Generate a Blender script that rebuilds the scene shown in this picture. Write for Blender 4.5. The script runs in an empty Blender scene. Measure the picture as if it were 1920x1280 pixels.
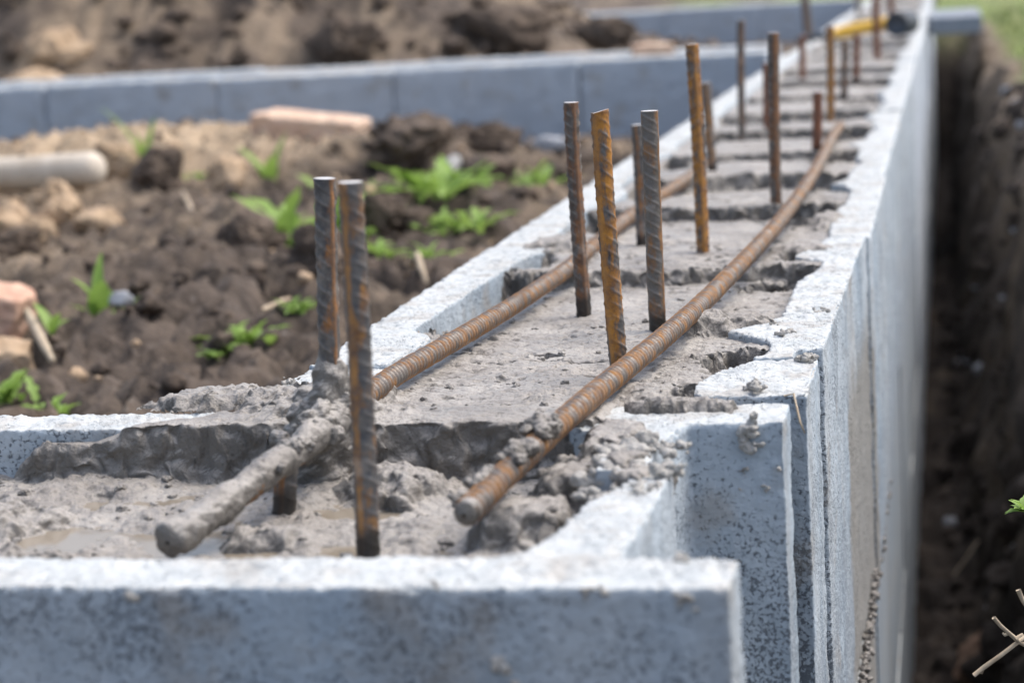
import bpy, bmesh, math, random
import numpy as np
from mathutils import Vector, Matrix
sc = bpy.context.scene
C = sc.collection
rad = math.radians
# ------------------------------------------------------------------ camera
YAW, PITCH, ROLL, FPX, CAMH = .20478, .168657, -.056411, 4067.2, .24
def cam_axes():
    cy, sy = math.cos(YAW), math.sin(YAW)
    f0 = np.array([-sy, cy, 0.]); r0 = np.array([cy, sy, 0.]); u0 = np.array([0, 0, 1.])
    f = f0*math.cos(PITCH) - u0*math.sin(PITCH); u1 = u0*math.cos(PITCH) + f0*math.sin(PITCH)
    c, s = math.cos(ROLL), math.sin(ROLL)
    return r0*c + u1*s, -r0*s + u1*c, f
RX, UX, FX = cam_axes()
cam = bpy.data.cameras.new('camera'); co = bpy.data.objects.new('camera', cam); C.objects.link(co)
m = Matrix.Identity(4)
for i in range(3):
    m[i][0], m[i][1], m[i][2] = RX[i], UX[i], -FX[i]
m[2][3] = CAMH
co.matrix_world = m
cam.sensor_width = 36; cam.lens = FPX/1920*36; cam.clip_start = .02; cam.clip_end = 2000
cam.dof.use_dof = True; cam.dof.focus_distance = 1.34; cam.dof.aperture_fstop = 8.2; cam.dof.aperture_blades = 7
sc.camera = co
def at(px, py, z=0.):
    """the point at height z seen at a pixel of the 1920x1280 photograph"""
    d = FX + RX*(px-960)/FPX - UX*(py-640)/FPX
    return d*((z-CAMH)/d[2]) + np.array([0, 0, CAMH])
def at_y(px, py, Y):
    d = FX + RX*(px-960)/FPX - UX*(py-640)/FPX
    return d*(Y/d[1]) + np.array([0, 0, CAMH])
# ------------------------------------------------------------------ light
w = bpy.data.worlds.new('World'); sc.world = w; w.use_nodes = True
SUN_EL, SUN_AZ = 58, 62          # azimuth from +Y towards +X
nt = w.node_tree; sky = nt.nodes.new('ShaderNodeTexSky'); sky.sky_type = 'NISHITA'; sky.sun_disc = False
sky.sun_elevation = rad(SUN_EL); sky.sun_rotation = rad(SUN_AZ); sky.air_density = 1.0; sky.dust_density = 4.0; sky.ozone_density = 1.0
hs = nt.nodes.new('ShaderNodeHueSaturation'); hs.inputs['Saturation'].default_value = .78
nt.links.new(sky.outputs[0], hs.inputs['Color'])
bg = nt.nodes['Background']; bg.inputs[1].default_value = .15
nt.links.new(hs.outputs[0], bg.inputs[0])
sl = bpy.data.lights.new('sun', 'SUN'); sl.energy = 1.15; sl.angle = rad(40); sl.color = (1, .96, .9)
so = bpy.data.objects.new('sun', sl); C.objects.link(so)
so.rotation_euler = (rad(90-SUN_EL), 0, rad(180-SUN_AZ))
sc.view_settings.view_transform = 'Standard'; sc.view_settings.look = 'None'
sc.view_settings.exposure = .98; sc.view_settings.gamma = 1
sc.cycles.max_bounces = 6
# ------------------------------------------------------------------ noise
_r = np.random.RandomState(7)
PERM = _r.permutation(256); PERM = np.concatenate([PERM, PERM, PERM])
G3 = _r.normal(size=(256, 3)); G3 /= np.linalg.norm(G3, axis=1)[:, None]
def perlin(x, y, z=None):
    x = np.asarray(x, float); y = np.asarray(y, float)
    z = np.zeros_like(x) if z is None else np.asarray(z, float) + 0*x
    xi, yi, zi = np.floor(x).astype(int), np.floor(y).astype(int), np.floor(z).astype(int)
    xf, yf, zf = x-xi, y-yi, z-zi
    xi &= 255; yi &= 255; zi &= 255
    f = lambda t: t*t*t*(t*(t*6-15)+10)
    u, v, ww = f(xf), f(yf), f(zf)
    out = 0
    for a in (0, 1):
        for b in (0, 1):
            for c in (0, 1):
                g = G3[PERM[PERM[PERM[(xi+a) & 255]+((yi+b) & 255)]+((zi+c) & 255)]]
                d = g[..., 0]*(xf-a)+g[..., 1]*(yf-b)+g[..., 2]*(zf-c)
                out = out + d*(u if a else 1-u)*(v if b else 1-v)*(ww if c else 1-ww)
    return out*1.5
def fbm(x, y, z=None, s=1., o=4, g=.5, ridge=False):
    """s = size of the largest feature in metres"""
    t = 0; a = 1.; k = 1./s; n = 0
    zz = 0*np.asarray(x, float) if z is None else z
    for i in range(o):
        p = perlin(np.asarray(x)*k+i*17.3, np.asarray(y)*k+i*5.1, zz*k+i*9.7)
        if ridge: p = 1-2*np.abs(p)
        t = t+a*p; n += a; a *= g; k *= 2.03
    return t/n*(1 if ridge else 1.4)
def sstep(a, b, x):
    t = np.clip((np.asarray(x, float)-a)/(b-a), 0, 1); return t*t*(3-2*t)
# ------------------------------------------------------------------ object helpers
def tag(o, label=None, cat=None, group=None, kind=None):
    if label: o['label'] = label
    if cat: o['category'] = cat
    if group: o['group'] = group
    if kind: o['kind'] = kind
    return o
def empty(name, loc=(0, 0, 0)):
    o = bpy.data.objects.new(name, None); C.objects.link(o); o.location = loc; o.empty_display_size = .02
    return o
def link(name, me, mat, parent=None, loc=None):
    o = bpy.data.objects.new(name, me); C.objects.link(o)
    if mat is not None and not me.materials: me.materials.append(mat)
    if loc is not None: o.location = loc
    if parent is not None:
        o.parent = parent; o.matrix_parent_inverse = Matrix.Translation(parent.location).inverted() if loc is None else Matrix.Identity(4)
    return o
def np_mesh(name, v, faces, smooth=True):
    me = bpy.data.meshes.new(name); v = np.asarray(v, np.float32); faces = np.asarray(faces, np.int32)
    k = faces.shape[1]
    me.vertices.add(len(v)); me.vertices.foreach_set('co', v.ravel())
    me.loops.add(faces.size); me.loops.foreach_set('vertex_index', faces.ravel())
    me.polygons.add(len(faces)); me.polygons.foreach_set('loop_start', np.arange(0, faces.size, k, dtype=np.int32))
    me.update(calc_edges=True)
    me.polygons.foreach_set('use_smooth', np.full(len(faces), smooth)); me.update()
    return me
def vattr(me, name, arr):
    a = me.attributes.new(name, 'FLOAT', 'POINT'); a.data.foreach_set('value', np.asarray(arr, np.float32))
def grid_faces(nx, ny):
    i = np.arange(nx*ny).reshape(ny, nx)
    return np.stack([i[:-1, :-1], i[:-1, 1:], i[1:, 1:], i[1:, :-1]], -1).reshape(-1, 4)
def get_co(me):
    a = np.empty(len(me.vertices)*3, np.float32); me.vertices.foreach_get('co', a); return a.reshape(-1, 3).astype(float)
def get_no(me):
    a = np.empty(len(me.vertices)*3, np.float32); me.vertices.foreach_get('normal', a); return a.reshape(-1, 3).astype(float)
def set_co(me, v):
    me.vertices.foreach_set('co', np.asarray(v, np.float32).ravel()); me.update()
def prism(bm, pts, z0, z1):
    b = [bm.verts.new((x, y, z0)) for x, y in pts]; t = [bm.verts.new((x, y, z1)) for x, y in pts]
    bm.faces.new(b[::-1]); bm.faces.new(t); n = len(pts)
    for i in range(n): bm.faces.new((b[i], b[(i+1) % n], t[(i+1) % n], t[i]))
def area(p): return sum(p[i][0]*p[(i+1) % len(p)][1]-p[(i+1) % len(p)][0]*p[i][1] for i in range(len(p)))
def box(bm, x0, x1, y0, y1, z0, z1): prism(bm, [(x0, y0), (x1, y0), (x1, y1), (x0, y1)], z0, z1)
def remeshed(prisms, voxel):
    """union of prisms [(pts, z0, z1)] as one closed voxel skin"""
    bm = bmesh.new()
    for pts, z0, z1 in prisms:
        if area(pts) < 0: pts = pts[::-1]
        prism(bm, pts, z0, z1)
    me = bpy.data.meshes.new('t'); bm.to_mesh(me); bm.free()
    o = bpy.data.objects.new('t', me); C.objects.link(o)
    md = o.modifiers.new('r', 'REMESH'); md.mode = 'VOXEL'; md.voxel_size = voxel; md.adaptivity = 0
    dg = bpy.context.evaluated_depsgraph_get(); ev = o.evaluated_get(dg)
    out = bpy.data.meshes.new_from_object(ev)
    bpy.data.objects.remove(o); bpy.data.meshes.remove(me)
    out.polygons.foreach_set('use_smooth', np.full(len(out.polygons), True))
    return out
def roughen(me, crumb=.0006, wave=.0010, top=2.2, ztop=0., off=0.):
    """real relief: soft waves, crumbly open texture on the sawn top, chipped arrises"""
    v = get_co(me); n = get_no(me)
    up = sstep(.4, .8, n[:, 2])*(v[:, 2] > ztop-.02)
    edge = sstep(.3, .6, n[:, 2])*(1-sstep(.75, .97, n[:, 2]))
    d = wave*fbm(v[:, 0]+off, v[:, 1], v[:, 2], .03, 2)
    c = fbm(v[:, 0], v[:, 1]+off, v[:, 2], .005, 3, .6)
    d += crumb*c*(1+(top-1)*up)
    d -= .0022*np.clip(fbm(v[:, 0]-off, v[:, 1], v[:, 2], .009, 3, .6)-.12, 0, 1)*(up+edge)*2.2
    d -= .004*np.clip(fbm(v[:, 0]-off, v[:, 1], v[:, 2], .022, 3, .6)-.18, 0, 1)*edge*2.5
    set_co(me, v+n*d[:, None])
    return me
def ico(sub):
    bm = bmesh.new(); bmesh.ops.create_icosphere(bm, subdivisions=sub, radius=1.)
    v = np.array([x.co[:] for x in bm.verts]); f = np.array([[a.index for a in q.verts] for q in bm.faces]); bm.free()
    return v, f
ICO = {k: ico(k) for k in (2, 3, 4, 5)}
def lump(size, seed, sub=4, rough=.35, angular=0., fine=.12):
    v, f = ICO[sub]; v = v.copy()
    d = 1+rough*fbm(v[:, 0]+seed*3.1, v[:, 1]+seed, v[:, 2], 1.2, 2)+fine*fbm(v[:, 0], v[:, 1]+seed*2.3, v[:, 2], .35, 3, .6)
    v = v*d[:, None]
    if angular:
        r = np.random.RandomState(seed)
        for _ in range(7):
            nn = r.normal(size=3); nn /= np.linalg.norm(nn); h = r.uniform(.45, .75)
            s = v@nn; k = s > h; v[k] -= nn*((s[k]-h)*angular)[:, None]
    return v*np.asarray(size), f
def merge(name, parts, mat, smooth=True):
    V, F, o = [], [], 0
    for v, f in parts: V.append(v); F.append(f+o); o += len(v)
    me = np_mesh(name, np.concatenate(V), np.concatenate(F), smooth)
    me.materials.append(mat); return me
def fused(name, parts, voxel, mat, amp=.0006, sc_=.005):
    me0 = merge(name, parts, mat); o = bpy.data.objects.new('t', me0); C.objects.link(o)
    md = o.modifiers.new('r', 'REMESH'); md.mode = 'VOXEL'; md.voxel_size = voxel
    ev = o.evaluated_get(bpy.context.evaluated_depsgraph_get()); out = bpy.data.meshes.new_from_object(ev)
    bpy.data.objects.remove(o); bpy.data.meshes.remove(me0)
    out.polygons.foreach_set('use_smooth', np.full(len(out.polygons), True))
    v = get_co(out); n = get_no(out); set_co(out, v+n*(amp*fbm(v[:, 0], v[:, 1], v[:, 2], sc_, 4, .65)*2)[:, None])
    if not out.materials: out.materials.append(mat)
    return out
def tube(pts, radii, seg=10, cap=True):
    """plain tapering tube through points"""
    P = np.asarray(pts, float); n = len(P); T = np.gradient(P, axis=0); T /= np.linalg.norm(T, axis=1)[:, None]
    ref = np.array([0, 0, 1.]) if abs(T[0][2]) < .9 else np.array([1., 0, 0])
    V = []
    for i in range(n):
        a = np.cross(T[i], ref); a /= np.linalg.norm(a); b = np.cross(T[i], a)
        for k in range(seg):
            q = 2*math.pi*k/seg; V.append(P[i]+radii[i]*(a*math.cos(q)+b*math.sin(q)))
    F = []
    for i in range(n-1):
        for k in range(seg):
            k2 = (k+1) % seg; F.append([i*seg+k, i*seg+k2, (i+1)*seg+k2, (i+1)*seg+k])
    if cap:
        for e in (0, n-1):
            c = len(V); V.append(P[e])
            for k in range(seg):
                k2 = (k+1) % seg; F.append([c, c, e*seg+k, e*seg+k2][1:]+[c] if False else [c, e*seg+k, e*seg+k2, e*seg+k2])
    return np.array(V), F
# ------------------------------------------------------------------ material helpers
class NT:
    def __init__(s, name):
        s.m = bpy.data.materials.new(name); s.m.use_nodes = True; s.t = s.m.node_tree; s.b = s.t.nodes['Principled BSDF']
        s.b.inputs['Specular IOR Level'].default_value = .4
        s.tc = s.t.nodes.new('ShaderNodeTexCoord')
        s.geo = s.t.nodes.new('ShaderNodeNewGeometry'); s.pos = s.geo.outputs['Position']
    def lk(s, a, b): s.t.links.new(a, b)
    def map(s, scale=(1, 1, 1), src=None):
        n = s.t.nodes.new('ShaderNodeMapping'); n.inputs['Scale'].default_value = scale; s.lk(src or s.pos, n.inputs[0]); return n.outputs[0]
    def noise(s, size, detail=4, rough=.55, vec=None, dist=0.):
        n = s.t.nodes.new('ShaderNodeTexNoise'); n.inputs['Scale'].default_value = 1/size; n.inputs['Detail'].default_value = detail
        n.inputs['Roughness'].default_value = rough; n.inputs['Distortion'].default_value = dist; s.lk(vec or s.pos, n.inputs['Vector']); return n.outputs[0]
    def voro(s, size, feature='F1', vec=None, rnd=1.):
        n = s.t.nodes.new('ShaderNodeTexVoronoi'); n.feature = feature; n.inputs['Scale'].default_value = 1/size
        n.inputs['Randomness'].default_value = rnd; s.lk(vec or s.pos, n.inputs['Vector']); return n.outputs[0]
    def ramp(s, src, stops):
        n = s.t.nodes.new('ShaderNodeValToRGB'); e = n.color_ramp.elements
        while len(e) < len(stops): e.new(.5)
        for i, (p, c) in enumerate(stops):
            e[i].position = p; e[i].color = (c, c, c, 1) if not hasattr(c, '__len__') else (*c, 1)
        s.lk(src, n.inputs[0]); return n.outputs[0]
    def mix(s, f, a, b, mode='MIX'):
        n = s.t.nodes.new('ShaderNodeMix'); n.data_type = 'RGBA'; n.blend_type = mode
        if isinstance(f, (int, float)): n.inputs[0].default_value = f
        else: s.lk(f, n.inputs[0])
        for q, v in ((n.inputs[6], a), (n.inputs[7], b)):
            if hasattr(v, '__len__'): q.default_value = (*v, 1)
            else: s.lk(v, q)
        return n.outputs[2]
    def math(s, op, a, b=None, clamp=False):
        n = s.t.nodes.new('ShaderNodeMath'); n.operation = op; n.use_clamp = clamp
        for q, v in zip(n.inputs, (a, b)):
            if v is None: continue
            if isinstance(v, (int, float)): q.default_value = v
            else: s.lk(v, q)
        return n.outputs[0]
    def attr(s, name):
        n = s.t.nodes.new('ShaderNodeAttribute'); n.attribute_name = name; return n.outputs['Fac']
    def sep(s, src):
        n = s.t.nodes.new('ShaderNodeSeparateXYZ'); s.lk(src, n.inputs[0]); return n.outputs
    def bump(s, h, dist, strength=1., prev=None):
        n = s.t.nodes.new('ShaderNodeBump'); n.inputs['Distance'].default_value = dist; n.inputs['Strength'].default_value = strength
        s.lk(h, n.inputs['Height'])
        if prev: s.lk(prev, n.inputs['Normal'])
        return n.outputs[0]
    def done(s, col, rough=.85, nrm=None, metal=None):
        if hasattr(col, '__len__'): s.b.inputs['Base Color'].default_value = (*col, 1)
        else: s.lk(col, s.b.inputs['Base Color'])
        if isinstance(rough, (int, float)): s.b.inputs['Roughness'].default_value = rough
        else: s.lk(rough, s.b.inputs['Roughness'])
        if nrm: s.lk(nrm, s.b.inputs['Normal'])
        if metal is not None:
            if isinstance(metal, (int, float)): s.b.inputs['Metallic'].default_value = metal
            else: s.lk(metal, s.b.inputs['Metallic'])
        return s.m
def mat_block(name='block_concrete', far=False):
    n = NT(name)
    big = n.noise(.09, 4); mid = n.noise(.02, 4, .6); fine = n.noise(.0035, 3, .6)
    face = n.mix(n.ramp(big, [(.35, 0.), (.68, 1.)]), (.27, .335, .40), (.36, .42, .475))
    band = n.noise(.10, 3, .6, n.map((1, 1, .06))); face = n.mix(n.ramp(band, [(.35, .0), (.65, .55)]), face, (.44, .47, .49))
    band2 = n.noise(.06, 3, .6, n.map((1, 1, .10))); face = n.mix(n.ramp(band2, [(.52, .0), (.66, .45)]), face, (.23, .235, .235))
    # open pores of the pressed face: ragged dark pits that come and go in patches
    pv = n.noise(.0023, 2, .5, dist=.5); pz = n.noise(.055, 3, .5)
    low = n.math('ADD', n.math('MULTIPLY', n.sep(n.pos)[2], .9), .03)        # the face is tighter near the top
    th = n.math('ADD', n.math('SUBTRACT', pv, n.math('MULTIPLY', n.math('SUBTRACT', pz, .5), .6)), low)
    pores = n.ramp(th, [(.335, 1.), (.395, 0.)])
    cracks = n.ramp(n.voro(.0035, 'DISTANCE_TO_EDGE', n.map((1, 1, 1.15))), [(.0, 1.), (.10, 0.)])
    pits = n.math('MAXIMUM', pores, n.math('MULTIPLY', cracks, n.ramp(th, [(.36, 1.), (.52, .0)])))
    if far: face = n.mix(.65, face, (.46, .51, .575))  # far blocks get a paler, bluer face
    tight = n.ramp(n.math('SUBTRACT', n.sep(n.pos)[1], .80), [(.02, .60), (.06, .74)]); tight = n.math('MULTIPLY', tight, n.ramp(n.sep(n.geo.outputs['True Normal'])[0], [(.5, 1.), (.8, .55)]))
    if not far: face = n.mix(n.math('MULTIPLY', pits, tight), face, (.05, .058, .07))
    # warm cement smears
    sm = n.ramp(n.noise(.06, 5, .6), [(.57, 0.), (.66, 1.)])
    face = n.mix(n.math('MULTIPLY', sm, .45), face, (.30, .275, .24))
    # slurry that ran down the outer face of the second block
    xyz = n.sep(n.pos); run = n.math('SUBTRACT', 1., n.math('MULTIPLY', n.math('ABSOLUTE', n.math('SUBTRACT', xyz[1], 1.72)), 5.4))
    run = n.math('ADD', run, n.math('MULTIPLY', n.math('SUBTRACT', n.noise(.03, 4, .6), .5), .5))
    run = n.math('MULTIPLY', n.ramp(run, [(.05, 0.), (.16, 1.)]), n.ramp(n.math('ADD', n.math('MULTIPLY', xyz[2], -3.), n.math('MULTIPLY', n.noise(.05, 3), .1)), [(.22, 0.), (.34, 1.)]))
    run = n.math('MULTIPLY', run, n.ramp(xyz[0], [(0., 1.), (1., 1.)])); run = n.math('MULTIPLY', run, n.math('GREATER_THAN', n.sep(n.geo.outputs['True Normal'])[0], .5))
    face = n.mix(n.math('MULTIPLY', run, .85), face, (.215, .205, .185))
    # sawn, dusty top paler than the pressed faces, its light from above painted in
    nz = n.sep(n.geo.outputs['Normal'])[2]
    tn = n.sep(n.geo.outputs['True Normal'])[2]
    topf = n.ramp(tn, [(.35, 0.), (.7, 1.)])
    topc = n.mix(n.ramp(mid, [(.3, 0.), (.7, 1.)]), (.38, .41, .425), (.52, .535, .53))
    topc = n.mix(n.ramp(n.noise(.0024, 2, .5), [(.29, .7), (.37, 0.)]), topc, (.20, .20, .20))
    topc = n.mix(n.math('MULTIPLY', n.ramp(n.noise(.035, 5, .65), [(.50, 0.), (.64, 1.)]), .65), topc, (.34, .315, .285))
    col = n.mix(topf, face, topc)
    b = n.bump(fine, .0012, .7); b = n.bump(n.math('SUBTRACT', 1., pits), .0012, .7, b)
    b = n.bump(mid, .004, .35, b)
    return n.done(col, .88, b)
def mat_cement():
    n = NT('wet_cement')
    big = n.noise(.07, 4); mid = n.noise(.012, 5, .6); fine = n.noise(.0022, 3, .6)
    wet = n.ramp(n.noise(.045, 4, .6), [(.36, 1.), (.64, 0.)])
    col = n.mix(n.ramp(mid, [(.25, 0.), (.75, 1.)]), (.205, .187, .168), (.335, .312, .286))
    col = n.mix(n.ramp(big, [(.38, 0.), (.62, .8)]), col, (.40, .378, .35))
    col = n.mix(n.math('MULTIPLY', wet, .5), col, (.17, .153, .135))
    grit = n.ramp(n.noise(.0018, 1, .5), [(.30, .7), (.37, 0.)]); col = n.mix(grit, col, (.1, .09, .08))
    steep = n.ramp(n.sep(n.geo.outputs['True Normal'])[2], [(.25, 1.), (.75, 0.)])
    col = n.mix(n.math('MULTIPLY', steep, .75), col, (.085, .077, .067))  # steep faces painted darker, their shade put into the colour
    b = n.bump(fine, .0014, .8); b = n.bump(mid, .0045, .7, b)
    rg = n.ramp(wet, [(0., .70), (1., .34)])
    return n.done(col, rg, b)
def mat_dry():
    n = NT('dry_mortar'); k = n.noise(.006, 5, .65)
    return n.done(n.mix(n.ramp(k, [(.3, 0.), (.7, 1.)]), (.30, .285, .26), (.45, .435, .41)), .9, n.bump(n.noise(.002, 4, .6), .0015, .9))
def mat_rust(name, amount, dark=(.055, .062, .072), orange=(.36, .15, .035), brown=(.13, .07, .042)):
    n = NT(name); o = n.tc.outputs['Object']
    info = n.t.nodes.new('ShaderNodeObjectInfo')
    va = n.t.nodes.new('ShaderNodeVectorMath'); va.operation = 'ADD'; n.lk(o, va.inputs[0]); n.lk(info.outputs['Random'], va.inputs[1])
    v = va.outputs[0]
    nz = n.noise(.012, 5, .65, n.map((1.6, 1.6, .6), v)); fn = n.noise(.0015, 3, .6, v)
    scale = n.mix(n.ramp(n.noise(.006, 4, .6, v), [(.35, 0.), (.65, 1.)]), dark, (.17, .165, .16))
    rustc = n.mix(n.ramp(n.noise(.008, 4, .7, v), [(.35, 0.), (.62, 1.)]), brown, orange)
    t = 1-amount
    k = n.ramp(n.math('ADD', nz, n.math('MULTIPLY', n.attr('rust'), .27)), [(.30+t*.5-.05, 0.), (.30+t*.5+.08, 1.)])
    col = n.mix(k, scale, rustc)
    col = n.mix(n.math('MULTIPLY', n.attr('rib'), .45), col, (.27, .235, .20)); col = n.mix(n.math('MULTIPLY', n.math('SUBTRACT', 1., n.attr('rib')), .60 if name.startswith('brown') else .28), col, (.05, .034, .025))
    pale = n.ramp(n.noise(.02, 4, .6, v), [(.60, 0.), (.70, 1.)])
    col = n.mix(n.math('MULTIPLY', pale, .4), col, (.33, .30, .27))
    col = n.mix(n.attr('cut'), col, (.62, .60, .58))
    col = n.mix(n.attr('wetfoot'), col, (.03, .027, .024))
    b = n.bump(fn, .0004, .8); b = n.bump(nz, .0006, .5, b)
    rg = n.mix(k, (.46,)*3, (.82,)*3)
    return n.done(col, rg, b, n.math('MULTIPLY', n.math('SUBTRACT', 1., k), .35))
def mat_soil():
    n = NT('soil')
    a = n.noise(.35, 4); b_ = n.noise(.05, 5, .65); c = n.noise(.012, 4, .6)
    col = n.mix(n.ramp(b_, [(.3, 0.), (.7, 1.)]), (.031, .024, .020), (.125, .096, .075))
    tan = n.math('MULTIPLY', n.attr('tan'), n.ramp(b_, [(.3, .55), (.6, 1.)]))
    col = n.mix(tan, col, n.mix(n.ramp(c, [(.3, 0.), (.7, 1.)]), (.34, .25, .165), (.50, .39, .27)))
    col = n.mix(n.math('MULTIPLY', n.attr('wet'), .8), col, (.018, .013, .011))  # darkens the soil in the trench: painted shade over damp earth
    g = n.math('MULTIPLY', n.attr('grass'), n.ramp(n.noise(.22, 4, .6), [(.30, .2), (.52, 1.)]))
    gc = n.mix(n.ramp(n.noise(.5, 4), [(.35, 0.), (.65, 1.)]), (.10, .17, .03), (.22, .24, .09))
    col = n.mix(g, col, gc)
    sp = n.ramp(n.voro(.03), [(.0, 1.), (.16, 0.)]); col = n.mix(n.math('MULTIPLY', sp, n.math('MULTIPLY', .35, n.ramp(n.noise(.1, 2), [(.5, 0.), (.6, 1.)]))), col, (.30, .28, .26))
    bm_ = n.bump(c, .006, .7); bm_ = n.bump(b_, .03, .6, bm_)
    return n.done(col, .93, bm_)
def mat_simple(name, a, b, size=.02, rough=.85, bump=.002, bs=None):
    n = NT(name); v = n.tc.outputs['Object']; k = n.noise(size, 5, .6, v)
    col = n.mix(n.ramp(k, [(.32, 0.), (.68, 1.)]), a, b)
    return n.done(col, rough, n.bump(n.noise(bs or size/3, 4, .6, v), bump, .7))
M_BLOCK = mat_block(); M_FAR = mat_block('block_concrete_far', far=True)
M_CEM = mat_cement(); M_DRY = mat_dry(); M_SOIL = mat_soil()
M_DARKBAR = mat_rust('mill_scale_steel', .36)
M_MIX = mat_rust('half_rusted_steel', .46, dark=(.075, .085, .10), orange=(.42, .20, .05))
M_ORANGE = mat_rust('orange_rusted_steel', .64, orange=(.50, .22, .03), brown=(.22, .10, .035))
M_LAID = mat_rust('brown_rusted_steel', .55, dark=(.135, .112, .095), orange=(.44, .19, .03), brown=(.17, .085, .048))
M_WORN = mat_rust('worn_grey_steel', .38, dark=(.15, .14, .125), orange=(.34, .16, .05), brown=(.16, .10, .065))
M_BRN = mat_rust('dark_brown_steel', .52, dark=(.075, .062, .055), orange=(.28, .12, .04), brown=(.11, .06, .04))
M_RED = mat_rust('red_brown_rusted_steel', .80, orange=(.26, .09, .04), brown=(.13, .05, .03))
# ------------------------------------------------------------------ GROUND: one sheet with yard, heap, trench, bank
def spaced(segs):
    out = []
    for a, b, st in segs: out += list(np.arange(a, b-st*.25, st))
    out.append(segs[-1][1]); return np.array(out)
gx = np.concatenate([-np.geomspace(400, 4.6, 26), spaced([(-4.5, -3., .035), (-3., -.42, .0125), (-.42, -.09, .04), (-.09, .40, .008), (.40, .9, .02), (.9, 3., .08)]), np.geomspace(3.3, 400, 26)])
gy = np.concatenate([-np.geomspace(60, 1., 12), spaced([(-.9, 1.1, .06), (1.1, 3., .0115), (3., 6.2, .018), (6.2, 12., .04), (12, 16, .15)]), np.geomspace(17, 700, 30)])
GX, GY = np.meshgrid(gx, gy)
def mound(cx, cy, rx, ry, h): return h*np.exp(-(((GX-cx)/rx)**2+((GY-cy)/ry)**2))
def clump(s, o=4, off=0): # rounded clods: billowed noise
    return 1-np.abs(fbm(GX+off, GY+off, None, s, o, .55))*2.2
yard = -.235-.035*sstep(4.9, 5.3, GY)+.03*fbm(GX, GY, None, .6, 3)-.006+.052*clump(.15, 4)+.032*clump(.055, 3, 3.3)
yard = yard+mound(-1.85, 4.85, .60, .42, .100)+mound(-1.38, 4.5, .33, .25, .025)+mound(-2.15, 3.9, .5, .4, .06)+mound(-1.15, 2.9, .35, .22, .045)+mound(-1.7, 2.9, .3, .25, .05)+mound(-.9, 3.6, .3, .3, .05)+mound(-1.12, 4.55, .25, .22, .04)+mound(-1.15, 3.45, .25, .16, .06)+mound(-.95, 2.55, .3, .14, .045)
ground_far = -.13+.04*fbm(GX, GY, None, 1.2, 4)+.012*fbm(GX, GY, None, .1, 3)
heap = ground_far-.07+mound(-4.6, 8.2, 2.0, 1.3, .62)+mound(-3.0, 7.9, 1.5, 1.1, .40)+mound(-1.75, 7.3, .55, .6, .17)+mound(-4.2, 14.5, 2.6, 2.2, .45)+mound(-2.6, 7.0, .8, .45, .16)
hw = np.clip(mound(-3.4, 7.7, 2.1, 1.3, 1.1), 0, 1)
heap = heap+hw*(.17*clump(.42, 4, 1.7)+.07*clump(.13, 3, 5.1))
backfill = np.where(GY > 5.95, heap, yard)
backfill = backfill+(GX > -.41)*0
# trench and right bank
wob = .05*fbm(GX*0, GY, None, .5, 3)
bx = GX+.03*fbm(GX, GY, None, .22, 3)
lip = np.interp(GY, [0, 1.5, 2.2, 4, 6.5, 9, 12], [.42, .36, .33, .25, .17, .15, .15])+wob*.3
tr = -.93+.045*clump(.17, 4, 8.)+.02*clump(.05, 3, 2.)
bank = np.maximum(sstep(.0, 1., (bx+.0)/(lip)), sstep(11.2, 11.7, GY))
right = tr*(1-bank)+(-.17+.05*fbm(GX, GY, None, .5, 4)+.022*clump(.11, 4, 4.4))*bank
right = right+.05*bank*(1-bank)*4*clump(.13, 4, 9.)+.05*clump(.23, 4, 12.)*(1-sstep(.8, 1., bank))
Z = np.where(GX > -.085, right, backfill)
Z = np.where((GX > -.41) & (GX <= -.085), -.93, Z)
Z = np.where((GY < 1.0), -.93+.03*clump(.2, 3)*(GX > -.085), Z)
Z = np.where((GY >= 1.0) & (GY < 1.165) & (GX < -.085), -.93, Z)
far = sstep(14., 40., np.hypot(GX, GY)); Z = Z*(1-far)+(-.1)*far
jx = .012*perlin(GX/.05, GY/.05, Z/.05)+(GX > .02)*(GX < .6)*(.05*fbm(GX, GY, Z, .16, 3)-.02*np.abs(fbm(GX, GY+3, Z, .07, 3))); jy = .012*perlin(GX/.05+9, GY/.05, Z/.05)
near = ((np.abs(GX) < 4) & (GY < 12) & (GX > .0)) | ((GX < -.46) & (GY > 1.25) & (GY < 5.6))
VX, VY = GX+jx*near, GY+jy*near
me = np_mesh('ground', np.stack([VX, VY, Z], -1).reshape(-1, 3), grid_faces(len(gx), len(gy)))
tan = sstep(.05, .4, fbm(GX, GY, None, .25, 4))*.38
tan = np.maximum(tan, mound(-1.75, 4.85, .50, .50, 1.5)); tan = np.maximum(tan, mound(-2.05, 3.9, .35, .45, 1.1))
tan = np.maximum(tan, mound(-1.45, 3.0, .22, .3, .8)); tan = np.maximum(tan, hw*sstep(-.05, .3, fbm(GX, GY, None, .4, 4))*.75)
tan = np.where(GX > -.085, np.clip(fbm(GX, GY, Z, .2, 3), 0, 1)*.8*(GY < 7.3)+.25*sstep(.5, 1., bank)*(GY > 3), tan)
tan = tan*(1-sstep(0, 1, mound(-.9, 2.2, .6, .7, .8)))
grs = np.where(GX > -.085, np.maximum(sstep(0, .10, GX-lip-.01)*sstep(4.6, 6.5, GY), sstep(11.3, 11.9, GY)), 0.)+sstep(11.6, 11.9, GY)*(GX < 0)*sstep(-1.9, -1.4, GX)
grs = np.maximum(grs, far)*sstep(-.34, -.24, Z)
wet = np.where(GX > -.085, (1-sstep(-.50, -.17, Z))*(1-.55*sstep(2.2, 3.6, GY)*sstep(.03, .14, GX))*(.85+.7*fbm(GX, GY, Z, .12, 3)), 0.)  # trench soil darker with depth: shade put into the colour, with some damp
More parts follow.
